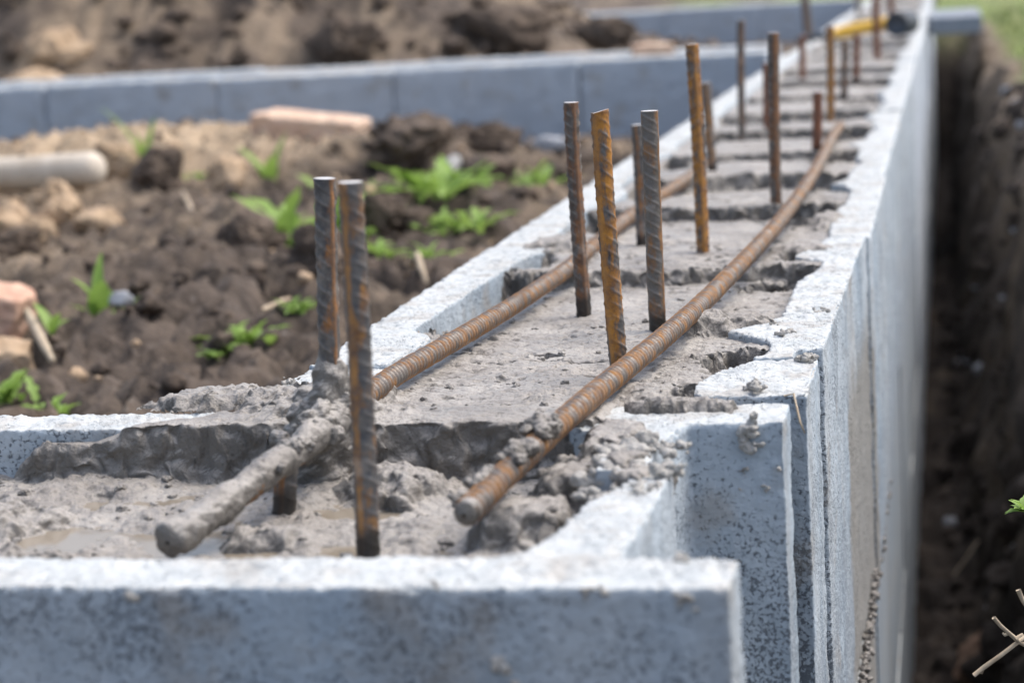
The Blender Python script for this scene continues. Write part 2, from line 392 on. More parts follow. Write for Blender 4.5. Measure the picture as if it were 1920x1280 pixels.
vattr(me, 'tan', np.clip(tan, 0, 1).ravel()); vattr(me, 'grass', np.clip(grs, 0, 1).ravel()); vattr(me, 'wet', wet.ravel())
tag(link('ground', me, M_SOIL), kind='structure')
ZG = Z
def ground_z(x, y):
    i = np.clip(np.searchsorted(gx, x)-1, 0, len(gx)-2); j = np.clip(np.searchsorted(gy, y)-1, 0, len(gy)-2)
    return max(ZG[j, i], ZG[j+1, i], ZG[j, i+1], ZG[j+1, i+1])
def on_ground(px, py, z0=-.2, up=0.):
    z = z0
    for _ in range(12):
        p = at(px, py, z+up); z = .5*z+.5*ground_z(p[0], p[1])
    p = at(px, py, z+up); return np.array([p[0], p[1], ground_z(p[0], p[1])])
def ray_ground(px, py, t0=1.2, t1=14.):
    for Y in np.arange(t0, t1, .01):
        p = at_y(px, py, Y)
        if p[2] <= ground_z(p[0], p[1]): return p
    return p
# ------------------------------------------------------------------ WALLS
BL, BH = .5, .298
long_wall = tag(empty('block_wall', (-.24, 1.19, -.9)), 'long blue-grey hollow block wall running back into the distance, filled with wet concrete', 'wall')
near_wall = tag(empty('block_wall', (-.6, .81, -.9)), 'short foreground block wall meeting the long wall at the corner, its blurred pale top edge nearest the camera', 'wall')
# inner outlines (x along y) read off the photograph's top plane
LIN = [(1.17, -.345), (1.30, -.352), (1.37, -.345), (1.405, -.345), (1.43, -.366), (1.63, -.362), (1.78, -.358), (1.83, -.345), (1.87, -.338), (1.92, -.342), (1.97, -.362), (2.15, -.362), (2.22, -.343), (2.3, -.345)]
def lin(y):
    if y < 2.3: return float(np.interp(y, [a for a, b in LIN], [b for a, b in LIN]))
    u = (y-2.3) % .5; return -.362+.02*max(0, 1-abs(u-.0)/.06)+.02*max(0, 1-abs(u-.5)/.06)
RIN = [(1.17, -.128), (1.205, -.148), (1.235, -.149), (1.27, -.139), (1.293, -.126), (1.318, -.113), (1.345, -.112), (1.365, -.118), (1.40, -.146), (1.425, -.128), (1.445, -.114), (1.62, -.114), (1.66, -.104), (1.72, -.100), (1.75, -.128), (1.80, -.112), (1.86, -.106), (1.96, -.110), (2.08, -.109), (2.11, -.104), (2.24, -.103), (2.30, -.116)]
def rin(y):
    if y < 2.3: return float(np.interp(y, [a for a, b in RIN], [b for a, b in RIN]))
    u = (y-2.3) % .5; return -.112-.018*max(0, 1-abs(u-.0)/.06)-.018*max(0, 1-abs(u-.5)/.06)+.012*max(0, 1-abs(u-.25)/.06)
def rout(y): return float(np.interp(y, [1.1, 1.30, 1.31, 1.86, 1.87, 2.8, 12], [-.0835, -.0830, -.0795, -.0735, -.0710, -.0715, -.078]))
joints = [1.192, 1.302, 1.866]
while joints[-1] < 11.6: joints.append(joints[-1]+.503)
for k in range(len(joints)-1):
    y0, y1 = joints[k]+(.0006 if k < 2 else -.0012), joints[k+1]-.0004
    nearb = k < 4
    st = .012 if nearb else .04
    ys = np.append(np.arange(y0, y1-st*.3, st), y1)
    rnd = random.Random(k); dx = rnd.uniform(-.0015, .0015); dz = rnd.uniform(-.002, .001) if k else -.001
    right = [(rout(y)+dx, y) for y in ys]+[(rin(y)+dx, y) for y in ys[::-1]]
    left = [(-.402+dx, y) for y in ys]+[(lin(y)+dx, y) for y in ys[::-1]]
    if k == 0: left = None
    if k == 1:  # the near left shell starts at the cross wall
        pass
    if k == 1: right = [(-.097, y0), (-.097, 1.327), (rout(1.33)+dx, 1.331)]+[q for q in right if q[1] > 1.335 or q[0] < -.10]
    pr = [(right, -BH, dz)]
    if left: pr.append((left, -BH, dz))
    if nearb:
        if k == 0: pr.append(([(-.135, y0), (-.30, y0), (-.30, y1), (-.135, y1)], -BH, -.05))
        else:
            for yc in ((y0+.03), (y0+y1)/2, y1-.03):
                pr.append(([(-.37, yc-.02), (-.10, yc-.02), (-.10, yc+.02), (-.37, yc+.02)], -BH, -.05))
        mm = remeshed(pr, (.0014, .0014, .0022, .003)[k])
        roughen(mm, .0006 if k < 2 else .0009, .0010, 2.0, 0., k*1.7)
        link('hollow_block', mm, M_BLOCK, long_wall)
    else:
        pr.append(([(-.37, y0+.01), (-.10, y0+.01), (-.10, y0+.05), (-.37, y0+.05)], -BH, -.05))
        mm = remeshed(pr, .005 if k < 9 else .009)
        roughen(mm, .001, .0015, 1.5, 0., k*1.7)
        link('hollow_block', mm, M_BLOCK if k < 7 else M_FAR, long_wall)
left0 = [(-.402, y) for y in (1.168, 1.2, 1.25, 1.2995)]+[(lin(y), y) for y in (1.2995, 1.25, 1.2, 1.168)]
mm = roughen(remeshed([(left0, -BH, -.001)], .0014), .0007, .001, 2., 0., 31.)
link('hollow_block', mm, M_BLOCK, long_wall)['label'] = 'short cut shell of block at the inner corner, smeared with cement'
def plain_block(x0, x1, y0, y1, z0, z1, mat, parent, name='hollow_block'):
    bm = bmesh.new(); box(bm, x0, x1, y0, y1, z0, z1)
    bmesh.ops.bevel(bm, geom=bm.edges[:], offset=.003, segments=2, affect='EDGES')
    me = bpy.data.meshes.new(name); bm.to_mesh(me); bm.free(); return link(name, me, mat, parent)
for c in (1, 2):
    y = 1.17-(.25 if c % 2 else 0)+.0; first = True
    y = 1.17
    ln = .25 if c % 2 else .5
    while y < 11.5:
        y1 = y+ln; rx = (rout(y)+rout(y1))/2-.0035
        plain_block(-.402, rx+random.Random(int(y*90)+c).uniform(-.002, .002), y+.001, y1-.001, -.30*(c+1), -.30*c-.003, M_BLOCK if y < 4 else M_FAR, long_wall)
        y = y1; ln = .5
# near cross wall: blocks lie along x
def near_block(x0, x1, voxel, last):
    pr = []
    n = 12; xs = np.linspace(x0, x1, n)
    if last:
        f = [(x0, .811), (x1, .811), (x1, .854), (-.138, .856), (-.1345, .94), (-.1345, 1.01), (-.150, 1.01), (-.157, .975), (-.168, .945), (-.171, .90), (-.180, .865), (-.20, .858), (x0, .857)]
        b = [(x0, 1.163), (x1-.0015, 1.163), (x1-.0015, 1.116), (-.140, 1.113), (-.149, 1.06), (-.148, 1.013), (-.173, 1.013), (-.176, 1.06), (-.188, 1.10), (-.215, 1.118), (x0, 1.122)]
        pr += [(f, -BH, 0.), (b, -BH, 0.)]
        pr.append(([(-.186, 1.03), (-.15, 1.03), (-.15, .98), (-.186, .98)], -BH, -.03))
    else:
        pr += [([(x0, .811), (x1, .811), (x1, .857), (x0, .857)], -BH, 0.), ([(x0, 1.163), (x1, 1.163), (x1, 1.122), (x0, 1.122)], -BH, 0.)]
    for xc in (x0+.03, (x0+x1)/2): pr.append(([(xc-.02, .83), (xc+.02, .83), (xc+.02, 1.14), (xc-.02, 1.14)], -BH, -.06))
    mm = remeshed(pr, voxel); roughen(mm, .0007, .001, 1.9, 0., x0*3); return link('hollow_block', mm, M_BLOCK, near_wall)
near_block(-.588, -.088, .0018, True)
near_block(-1.091, -.591, .003, False)
near_block(-1.594, -1.094, .006, False)
for c in (1, 2):
    x = -.088
    ln = .25 if c % 2 else .5
    while x > -1.55:
        plain_block(x-ln+.001, x-.001, .812, 1.162, -.30*(c+1), -.30*c-.003, M_BLOCK, near_wall); x -= ln; ln = .5
# ------------------------------------------------------------------ WET CONCRETE FILL
LIPS = [1.135, 1.714, 2.142, 2.427, 2.718, 3.085, 3.42, 3.80, 4.25, 4.7, 5.2, 5.7, 6.2, 6.8, 7.5, 8.2, 9., 10., 11., 12.5]
PITS = [(-.137, 1.315, .022, .040, .018), (-.150, 1.205, .020, .030, .018), (-.132, 1.665, .034, .042, .028), (-.118, 1.76, .024, .025, .022), (-.132, 2.08, .040, .055, .034), (-.340, 2.08, .034, .07, .028),
        (-.350, 1.58, .026, .15, .016), (-.347, 1.69, .030, .035, .026), (-.35, 1.78, .022, .05, .014), (-.133, 2.37, .036, .05, .03), (-.345, 2.38, .030, .06, .024), (-.133, 2.66, .036, .06, .03), (-.345, 2.64, .03, .08, .022), (-.140, 3.02, .036, .08, .028), (-.34, 3.0, .03, .08, .02), (-.14, 3.6, .034, .09, .025), (-.14, 4.1, .034, .1, .025), (-.14, 4.6, .034, .1, .025), (-.14, 5.1, .03, .1, .025)]
# (x, y, radii, absolute height of the cement there)
SMEARS = [(-.425, 1.185, .05, .030, .0085), (-.365, 1.185, .05, .045, .010), (-.345, 1.145, .05, .03, .010), (-.152, 1.150, .034, .014, .007), (-.125, 1.148, .014, .010, .0055), (-.172, 1.20, .030, .03, .004), (-.172, 1.085, .030, .045, .005), (-.160, 1.035, .020, .028, .003), (-.152, 1.0, .016, .02, .0025), (-.185, 1.04, .030, .03, -.004),
          (-.20, .985, .028, .030, -.008), (-.165, 1.42, .030, .022, .011), (-.140, 1.43, .03, .016, .0055), (-.345, 1.87, .03, .04, .006), (-.12, 1.80, .03, .03, .004), (-.113, 2.0, .02, .05, .004), (-.29, 1.075, .03, .028, -.012), (-.45, .93, .05, .02, -.019), (-.19, .90, .025, .02, -.018), (-.22, 1.20, .03, .02, .002), (-.33, .98, .03, .012, -.02), (-.50, 1.02, .05, .03, -.018)]
LX = lambda Y: np.interp(Y, [1.165]+[a for a, b in LIN[1:]]+[20], [-.35]+[b for a, b in LIN[1:]]+[-.36])
RXI = lambda Y: np.interp(Y, [a for a, b in RIN]+[20], [b for a, b in RIN]+[-.112])
def fill_z(X, Y):
    n1 = fbm(X, Y, None, .016, 4, .62); n2 = fbm(X, Y, None, .05, 4, .55); n3 = fbm(X, Y, None, .006, 3, .6)
    wob = .006*fbm(X, Y*0, None, .05, 4, .6)+.004*n1
    # front trough
    zf = -.0285+.0035*fbm(X, Y, None, .07, 4, .6)+.0022*np.abs(fbm(X+3, Y, None, .026, 4, .6))*1.5+.0013*n3
    zf = zf+.005*sstep(-.1, .5, fbm(X+1.7, Y+.4, None, .08, 4, .55))-.004*sstep(.0, .3, fbm(X-4.2, Y*1.5, None, .10, 2))
    # long trough: pours that end in a ragged lip facing the camera
    L = np.array(LIPS); Yw = Y+wob*np.where(Y < 1.3, .35, 1.5)+np.where(Y > 1.45, 1, 0)*(.045*fbm(X*.8, Y, None, .16, 2)+.10*(X+.24)*np.sin(Y*7.3))
    i = np.clip(np.searchsorted(L, Yw)-1, 0, len(L)-2); u = (Yw-L[i])/(L[i+1]-L[i]); dn = L[i+1]-Yw
    amp = np.where(i == 0, .016, .014)+.004*((i*7) % 3-1)
    zl = -.0015-amp*np.clip(u, 0, 1)**1.8*sstep(0, .007, dn)
    zl = zl+.0026*n2+.0008*n3-.0020*np.clip(fbm(X+2, Y*1.8, None, .03, 3)-.2, 0, 1)*3
    lipn = np.exp(-(np.minimum(dn, (Yw-L[i]))/.02)**2); zl = zl+lipn*.0028*n1*(Y > 1.3)
    zl = zl-.0040*sstep(.10, .5, fbm(X, Y, None, .012, 3, .6))*np.exp(-((Y-1.33)/.30)**2)*.35
    for yc, a, b, dp in ((1.322, -.30, -.16, .004), (1.345, -.295, -.24, .009), (1.165, -.31, -.16, .0014), (1.90, -.3, -.14, .003)):
        q = Y-yc-.008*fbm(X, Y*0, None, .04, 3); zl = zl-dp*np.exp(-(q/.0017)**2)*sstep(a, a+.02, X)*(1-sstep(b-.02, b, X))
    over = np.maximum(sstep(.003, .007, LX(Y)+.002*n1-X), sstep(.003, .007, X-RXI(Y)+.003*n1))*(Y > 1.163)
    zl = zl*(1-over)-.007*over
    for cx, cy, rx, ry, d in PITS:
        q = np.hypot((X-cx)/rx, (Y-cy)/ry)+.55*n1; zl = zl-d*(1-sstep(.65, 1.05, q))*(1-over)*(1+.3*n1)
    # corner: cement laps over the rear shell, its broken edge facing the camera
    lap = sstep(-.47, -.43, X+.025*fbm(X, Y, None, .05, 4)-.9*np.clip(Y-1.122, 0, .05))*(1-sstep(-.19, -.182, X+.3*wob))
    coat = sstep(-.525, -.495, X+.03*fbm(X, Y, None, .04, 4))*(1-sstep(-.19, -.182, X+.3*wob))
    ztop = .0030+.0016*n2+.0009*n1+.0006*n3
    zs = -.007*(1-lap)+ztop*lap
    s1 = sstep(1.1080, 1.1135, Y+.0025*n1+.0030*fbm(X, Y*0, None, .03, 4, .6))
    front = zf*(1-s1*coat)+zs*s1*coat
    front = np.where((Y > 1.125) & (coat < .99), zf*(1-coat)+zs*coat, front)
    mid_ = sstep(1.150, 1.170, Y)
    z = np.where(Y < 1.150, front, front*(1-mid_)+zl*mid_)
    inside = (X > -.345) & (X < -.185) & (Y > 1.118)
    z = np.where(inside & (Y < 1.2), z*.2+.8*(ztop*(1-sstep(1.15, 1.2, Y))+zl*sstep(1.15, 1.2, Y)), z)
    for cx, cy, rx, ry, h in SMEARS:
        q = np.hypot((X-cx)/rx, (Y-cy)/ry)+.5*fbm(X+5, Y, None, .022, 4, .62)
        k = 1-sstep(.35, 1.15, q); z = np.maximum(z, z+(h*(1+.3*n1)+.0015*n3-z)*k)
    return z
def fill_mesh(xs, ys, keep, jit=.0012):
    X, Y = np.meshgrid(xs, ys); Zf = fill_z(X, Y)
    V = np.stack([X, Y, Zf], -1).reshape(-1, 3)
    gyy = np.abs(np.gradient(Zf, axis=0)/np.gradient(Y, axis=0)).ravel(); st = np.clip(gyy/1.2, 0, 1)
    d = np.stack([perlin(V[:, 0]/.006, V[:, 1]/.006, V[:, 2]/.006+k*7) for k in range(3)], -1)
    e = np.stack([perlin(V[:, 0]/.014, V[:, 1]/.014, V[:, 2]/.014+k*7+40) for k in range(3)], -1)
    V = V+d*(jit*(.45+1.3*st))[:, None]+e*(.0045*st)[:, None]
    F = grid_faces(len(xs), len(ys)); c = V[F].mean(1)
    return V, F[keep(c)]
def compact(V, F):
    u, inv = np.unique(F, return_inverse=True); return V[u], inv.reshape(F.shape)
xs = np.arange(-.95, -.1005, .0013); xs = np.concatenate([np.arange(-.95, -.56, .003), np.arange(-.56, -.1005, .00115)])
ys = spaced([(.852, 1.100, .0013), (1.100, 1.122, .0003), (1.122, 1.48, .0012)])
V, F = fill_mesh(xs, ys, lambda c: ~((c[:, 0] < -.398) & (c[:, 1] > 1.158) & (c[:, 2] < .0005)) & ~((c[:, 0] < -.47) & (c[:, 1] > 1.158)) & ~((c[:, 0] < -.43) & (c[:, 1] > 1.21)) & ~((c[:, 0] > -.143) & (c[:, 1] < 1.118) & (c[:, 2] < 0)) & ~((c[:, 0] > -.100)))
cy = V[F].mean(1)[:, 1]
v1, f1 = compact(V, F[cy < 1.118]); link('concrete_fill', np_mesh('concrete_fill', v1, f1), M_CEM, near_wall)
v2, f2 = compact(V, F[cy >= 1.118]); link('concrete_fill', np_mesh('concrete_fill', v2, f2), M_CEM, long_wall)
for a, b, sx, sy in ((1.48, 2.30, .0018, .0016), (2.30, 4.4, .003, .0035), (4.4, 11.6, .006, .012)):
    xs = np.arange(-.385, -.093, sx); ys = [a]
    while ys[-1] < b: ys.append(ys[-1]+(sy if min(abs(ys[-1]-q) for q in LIPS) > .045 else sy*.3))
    ys = np.array(ys)
    V, F = fill_mesh(xs, ys, lambda c: np.ones(len(c), bool), .0012)
    link('concrete_fill', np_mesh('concrete_fill', V, F), M_CEM, long_wall)
# thin muddy bleed water standing in the hollows of the front trough
n = NT('muddy_water'); n.b.inputs['IOR'].default_value = 1.33
M_WATER = n.done(n.mix(n.noise(.03, 4), (.20, .17, .13), (.27, .235, .19)), .07, n.bump(n.noise(.012, 3), .0006, .4))
xs = np.arange(-.56, -.17, .01); ys = np.arange(.858, 1.12, .01); X, Y = np.meshgrid(xs, ys)
V = np.stack([X, Y, np.full_like(X, -.0294)], -1).reshape(-1, 3)
tag(link('water', np_mesh('water', V, grid_faces(len(xs), len(ys))), M_WATER), kind='structure')
# loose crumbs and lumps of mortar stuck to the block walls
def crumbs(name, pts, parent, seed, label=None):
    parts = []
    for i, (x, y, z, r) in enumerate(pts):
        v, f = lump((r, r*.9, r*.7), seed+i, 4, .5, .5, .42); parts.append((v+np.array([x, y, z]), f))
    if 'crumbs' in name: me = merge(name, parts, M_CEM)
    else: me = fused(name, parts, max(.0005, max(p[3] for p in pts)*.16), M_CEM if name == 'joint_mortar' else M_DRY, .0013, .005)
    o = link(name, me, None, parent)
    if label: o['label'] = label
    return o
P = lambda px, py, z=0: at(px, py, z)
def lump_at(px, py, z, r, n_, seed, parent, label=None, spread=1.):
    rr = random.Random(seed); c = at(px, py, z); pts = []
    for i in range(n_*2): pts.append((c[0]+rr.gauss(0, r*.55*spread), c[1]+rr.gauss(0, r*.6*spread), c[2]+rr.uniform(-.25, .35)*r, r*rr.uniform(.15, .6)))
    return crumbs('mortar_lump', pts, parent, seed, label)
def face_lump(px, py, Y, r, n_, seed, parent, label=None, drop=0.):
    rr = random.Random(seed); c = at_y(px, py, Y); pts = []
    for i in range(n_*2): pts.append((c[0]+rr.gauss(0, r*.45), Y-r*.05+rr.uniform(-.15, .15)*r, c[2]+rr.gauss(0, r*.4)-drop*.5*i/n_, r*rr.uniform(.2, .5)))
    return crumbs('mortar_lump', pts, parent, seed, label)
face_lump(1410, 792, 1.114, .008, 6, 3, near_wall, 'mortar splash hanging over the arris of the rear shell', .013)
face_lump(1397, 878, 1.114, .0032, 3, 5, near_wall); face_lump(1434, 915, 1.114, .0026, 3, 6, near_wall)
face_lump(1392, 917, 1.114, .0018, 2, 7, near_wall); face_lump(1297, 975, 1.114, .0018, 2, 8, near_wall); face_lump(1463, 880, 1.114, .0014, 2, 9, near_wall)
lump_at(1280, 1046, .001, .0055, 5, 10, near_wall, 'round mortar pebble on the foreground top edge', .35)
face_lump(1110, 1108, .811, .0042, 4, 11, near_wall); face_lump(1278, 1115, .811, .0040, 4, 12, near_wall, None, .006); face_lump(815, 1096, .811, .003, 3, 13, near_wall); face_lump(247, 1128, .811, .0035, 2, 14, near_wall)
face_lump(930, 1240, .811, .007, 3, 15, near_wall)
lump_at(1418, 728, .001, .006, 6, 16, long_wall, 'pale mortar crumbs beside the notch', 1.3)
lump_at(1475, 625, .001, .004, 8, 18, long_wall, None, 1.6); lump_at(1455, 605, .001, .003, 6, 19, long_wall, None, 2.)
lump_at(1540, 583, .001, .003, 7, 20, long_wall, None, 2.5); lump_at(1510, 672, .001, .005, 10, 21, long_wall, None, 1.3)
lump_at(1258, 880, .003, .006, 9, 22, near_wall, 'pale mortar blob at the end web', 1.); lump_at(1240, 840, .001, .006, 12, 23, near_wall, None, 1.8); lump_at(1215, 915, .0, .004, 8, 24, near_wall, None, 2.2); lump_at(1142, 892, -.006, .013, 12, 27, near_wall, None, .9); lump_at(1120, 935, -.006, .008, 8, 28, near_wall, None, 1.2); lump_at(1175, 850, -.002, .011, 12, 29, near_wall, None, 1.1)
lump_at(545, 715, .003, .004, 6, 25, long_wall, None, 1.6); lump_at(480, 745, .004, .006, 14, 26, long_wall, None, 2.4)
# cement spilled in blobs on the fill: crumbs scattered through both troughs
rr = random.Random(5); pts = []
for _ in range(330):
    x = rr.uniform(-.53, -.18); y = rr.uniform(.87, 1.11); z = float(fill_z(np.array([x]), np.array([y]))[0]); pts.append((x, y, z, rr.choice([.001, .0015, .002, .0035])))
crumbs('mortar_crumbs', pts[:240], near_wall, 300)
pts = []
for _ in range(260):
    x = rr.uniform(-.33, -.13); y = rr.uniform(1.14, 2.2); z = float(fill_z(np.array([x]), np.array([y]))[0]); pts.append((x, y, z, rr.choice([.0008, .0012, .002, .003])))
crumbs('mortar_crumbs', pts[:200], long_wall, 700)
# ragged mortar squeezed out of the outer joint
for part in range(3):
    pts = []; rr = random.Random(part)
    for i in range(110):
        y = 1.45+.26*part+.26*i/110; pts.append((-.0745+.003*rr.random(), y+rr.uniform(-.003, .003), -.300+rr.gauss(0, .007), rr.uniform(.0010, .0040)))
    crumbs('joint_mortar', pts, long_wall, 950+part*200)
# cross walls behind
def cross_wall(y0, y1, x0, x1, ztop, label, near=True):
    root = tag(empty('block_wall', ((x0+x1)/2, y0, -.75)), label, 'wall')
    x = x1
    i = 0
    while x > x0:
        r = random.Random(int(y0*10)+i); dy = r.uniform(-.004, .004); dz = r.uniform(-.004, .003)
        pr = [([(x-.497, y0+dy), (x, y0+dy), (x, y0+.07+dy), (x-.497, y0+.07+dy)], -.25+ztop, ztop+dz), ([(x-.497, y1-.07), (x, y1-.07), (x, y1), (x-.497, y1)], -.25+ztop, ztop+dz), ([(x-.497, y0+.02), (x-.45, y0+.02), (x-.45, y1-.02), (x-.497, y1-.02)], -.25+ztop, ztop-.03)]
        mm = remeshed(pr, .008); roughen(mm, .0015, .002, 1.5, ztop, i*2.); link('hollow_block', mm, M_FAR, root)
        plain_block(x-.497, x, y0+.002+dy, y1, -.5+ztop, -.252+ztop, M_FAR, root)
        x -= .4995; i += 1
    xs = np.arange(x+.02, x1-.01, .02); ys = np.arange(y0+.06, y1-.05, .02); X, Y = np.meshgrid(xs, ys)
    Zc = ztop-.012+.008*fbm(X, Y, None, .12, 3)
    link('concrete_fill', np_mesh('concrete_fill', np.stack([X, Y, Zc], -1).reshape(-1, 3), grid_faces(len(xs), len(ys))), M_CEM, root)
    return root
cross_wall(5.66, 6.12, -5.0, -.46+.0, 0., 'blurred blue-grey block wall crossing behind the soil yard, with pale top and dark joints')
cross_wall(11.2, 11.6, -6.0, -.44, .0, 'farthest blue-grey block wall, partly hidden by the earth heap at the top of the picture')
# ------------------------------------------------------------------ REBARS
def rebar_mesh(path, r=.0058, pitch=.0078, slope=1., laid=False, seed=0, twist=0., foot=0., ds=.0007, seg=56, cut_tilt=0., sink=.03):
    P = np.asarray(path, float); d = np.r_[0, np.cumsum(np.linalg.norm(np.diff(P, axis=0), axis=1))]; Ln = d[-1]
    s = np.linspace(0, Ln, max(8, int(Ln/ds))); 
    if len(P) > 2:
        # smooth the polyline
        t = np.linspace(0, Ln, 200); Q = np.stack([np.interp(t, d, P[:, k]) for k in range(3)], -1); ker = np.hanning(27); ker /= ker.sum()
        Qp = np.concatenate([2*Q[0]-Q[13:0:-1], Q, 2*Q[-1]-Q[-2:-15:-1]]); Q = np.stack([np.convolve(Qp[:, k], ker, 'valid') for k in range(3)], -1)
        C_ = np.stack([np.interp(s, t, Q[:, k]) for k in range(3)], -1)
    else: C_ = P[0]+(P[1]-P[0])*(s/Ln)[:, None]
    if len(P) == 2:  # never perfectly straight
        C_[:, 0] += .0012*np.sin(s/Ln*3+seed)*(s/Ln); 
    T = np.gradient(C_, axis=0); T /= np.linalg.norm(T, axis=1)[:, None]
    ref = np.array([1., 0, 0]) if abs(T[0][2]) > .7 else np.array([0, 0, 1.])
    A = np.cross(T, ref); A /= np.linalg.norm(A, axis=1)[:, None]; B = np.cross(T, A)
    th = np.linspace(0, 2*math.pi, seg, endpoint=False); TH, S = np.meshgrid(th, s)
    half = (TH % math.pi)/math.pi; side = (TH >= math.pi)
    ph = (S/pitch - slope*(half-.5)*np.where(side, -1, 1)) % 1.0
    rib = np.exp(-((ph-.5)/(.13 if laid else .095))**2)*np.clip(np.sin(half*math.pi)*1.45-.18, 0, 1)*(.85+.35*fbm(S*0+seed, S, None, pitch*1.3, 2))
    lon = np.exp(-(np.minimum(half, 1-half)/.07)**2)
    R = r+(.00060 if not laid else .0010)*rib+.0006*lon+.00035*fbm(np.cos(TH)*.006+seed, np.sin(TH)*.006, S, .012, 3)
    tw = TH+twist
    V = C_[:, None, :]+R[..., None]*(np.cos(tw)[..., None]*A[:, None, :]+np.sin(tw)[..., None]*B[:, None, :])
    ns = len(s)
    if cut_tilt: V[-1, :, 2] += cut_tilt*(V[-1, :, 0]-C_[-1, 0])
    V = V.reshape(-1, 3)
    i = np.arange(ns*seg).reshape(ns, seg); j = np.roll(i, -1, 1)
    F = np.stack([i[:-1], j[:-1], j[1:], i[1:]], -1).reshape(-1, 4)
    # cut end: an inner ring and a centre
    cutv, cutf = [], []; base = ns*seg
    for e, ring in ((0, i[0]), (1, i[-1])):
        c = V[ring].mean(0); inner = c+(V[ring]-c)*.9; 
        cutv.append(inner); b0 = base; base += seg; cutv.append(c[None]); cc = base; base += 1
        for k in range(seg):
            k2 = (k+1) % seg; q = [ring[k], ring[k2], b0+k2, b0+k]; tr_ = [b0+k, b0+k2, cc, cc]
            if e == 0: q = q[::-1]
            cutf.append(q)
        for k in range(0, seg, 2):
            a, b, c2 = b0+k, b0+(k+1) % seg, b0+(k+2) % seg; q = [a, b, c2, cc]; cutf.append(q if e else q[::-1])
    V = np.concatenate([V]+cutv); F = np.concatenate([F, np.array(cutf)])
    me = np_mesh('rebar', V, F)
    pad = len(V)-ns*seg
    vattr(me, 'rib', np.r_[np.clip(rib+lon*.4, 0, 1).ravel(), np.zeros(pad)])
    vattr(me, 'rust', np.r_[(lon*1.1+.15*(1-rib)).ravel(), np.zeros(pad)])
    cut = np.zeros(len(V)); cut[-(seg+1):] = 1.; cut[ns*seg:ns*seg+seg+1] = .0; vattr(me, 'cut', cut if not laid else cut*0)
    wf = np.clip(1-(S-sink-.011+.006*fbm(np.cos(TH)*.01, np.sin(TH)*.01, S, .02, 2))/.007, 0, 1)*foot*.92; vattr(me, 'wetfoot', np.r_[wf.ravel(), np.zeros(pad)])
    sharp = np.ones(len(F), bool); sharp[-(len(cutf)):] = False
    me.polygons.foreach_set('use_smooth', sharp)
    return me
def crust(path, radii, seed, parent, seg=40, ds=.0016, rough=.35, name='cement_crust', label=None, squash=1.):
    P = np.asarray(path, float); d = np.r_[0, np.cumsum(np.linalg.norm(np.diff(P, axis=0), axis=1))]
    s = np.arange(0, d[-1], ds); C_ = np.stack([np.interp(s, d, P[:, k]) for k in range(3)], -1); rr_ = np.interp(s, d, radii)
    T = np.gradient(C_, axis=0); T /= np.linalg.norm(T, axis=1)[:, None]; ref = np.array([1., 0, 0]) if abs(T[0][2]) > .7 else np.array([0, 0, 1.])
    A = np.cross(T, ref); A /= np.linalg.norm(A, axis=1)[:, None]; B = np.cross(T, A)
    th = np.linspace(0, 2*math.pi, seg, endpoint=False); TH, S = np.meshgrid(th, s)
    dirs = np.cos(TH)[..., None]*A[:, None]+np.sin(TH)[..., None]*B[:, None]
    V = C_[:, None]+dirs*rr_[:, None, None]; v = V.reshape(-1, 3)
    dd = fbm(v[:, 0]+seed, v[:, 1], v[:, 2], .018, 4, .6)*rough+.25*rough*fbm(v[:, 0], v[:, 1]+seed, v[:, 2], .005, 2)
    V = C_[:, None]+dirs*(rr_[:, None]*(1+dd.reshape(len(s), seg)))[..., None]
    i = np.arange(len(s)*seg).reshape(len(s), seg); j = np.roll(i, -1, 1); F = np.stack([i[:-1], j[:-1], j[1:], i[1:]], -1).reshape(-1, 4)
    o = link(name, np_mesh(name, V.reshape(-1, 3), F), M_CEM, parent)
    if label: o['label'] = label
    return o
UP = 'upright rebars standing in the wet concrete'
def upright(base, top, z, mat, label, r=.0058, seed=0, foot=1., slope=1., twist=0., Y=None, ds=.0007, seg=56, sink=.03, dark=None, cut_tilt=0.):
    b = at(base[0], base[1], z) if Y is None else at_y(base[0], base[1], Y)
    t = at_y(top[0], top[1], b[1]); d = (t-b)/np.linalg.norm(t-b)
    me = rebar_mesh([b-d*sink, t], r, .0078, slope, seed=seed, twist=twist, foot=foot, ds=ds, seg=seg, cut_tilt=cut_tilt, sink=sink)
    v = get_co(me)-b; set_co(me, v)
    o = link('rebar', me, mat); o.location = b; tag(o, label, 'rebar', UP); return o
r1 = upright((690, 1042), (660, 341), -.027, M_MIX, 'nearest upright rebar, blurred, grey with an orange stripe down its front', r=.0056, seed=1, slope=1.3, twist=-.35, foot=1.)
bY = 1.10
r2 = upright((622, 900), (613, 334), 0, M_DARKBAR, 'dark ribbed upright rebar behind the nearest one, foot in a cone of cement', r=.0056, seed=2, Y=bY, foot=0., slope=-1.6, twist=.95)
upright((1095, 586), (1071, 192), -.005, M_BRN, 'dark brown ribbed upright rebar left of the orange one, black wet foot', r=.0052, seed=3, slope=-1.5, twist=.6)
upright((1163, 712), (1122, 209), -.004, M_ORANGE, 'bright orange rusty upright rebar with slanting cut top', r=.0054, seed=4, slope=1.6, twist=-.5, foot=.6, cut_tilt=.25)
upright((1234, 622), (1214, 208), -.006, M_WORN, 'grey upright rebar with rust down its right edge, touching the right laid bar', r=.0056, seed=5, slope=-1.4, twist=1.3)
upright((1205, 470), (1193, 234), -.01, M_DARKBAR, 'thin grey upright rebar half hidden behind the grey one', r=.0052, seed=6, ds=.001, seg=32)
upright((1319, 494), (1299, 83), -.012, M_ORANGE, 'tall orange-brown upright rebar with bright cut top', r=.0054, seed=7, twist=.4, slope=1.4, foot=0.)
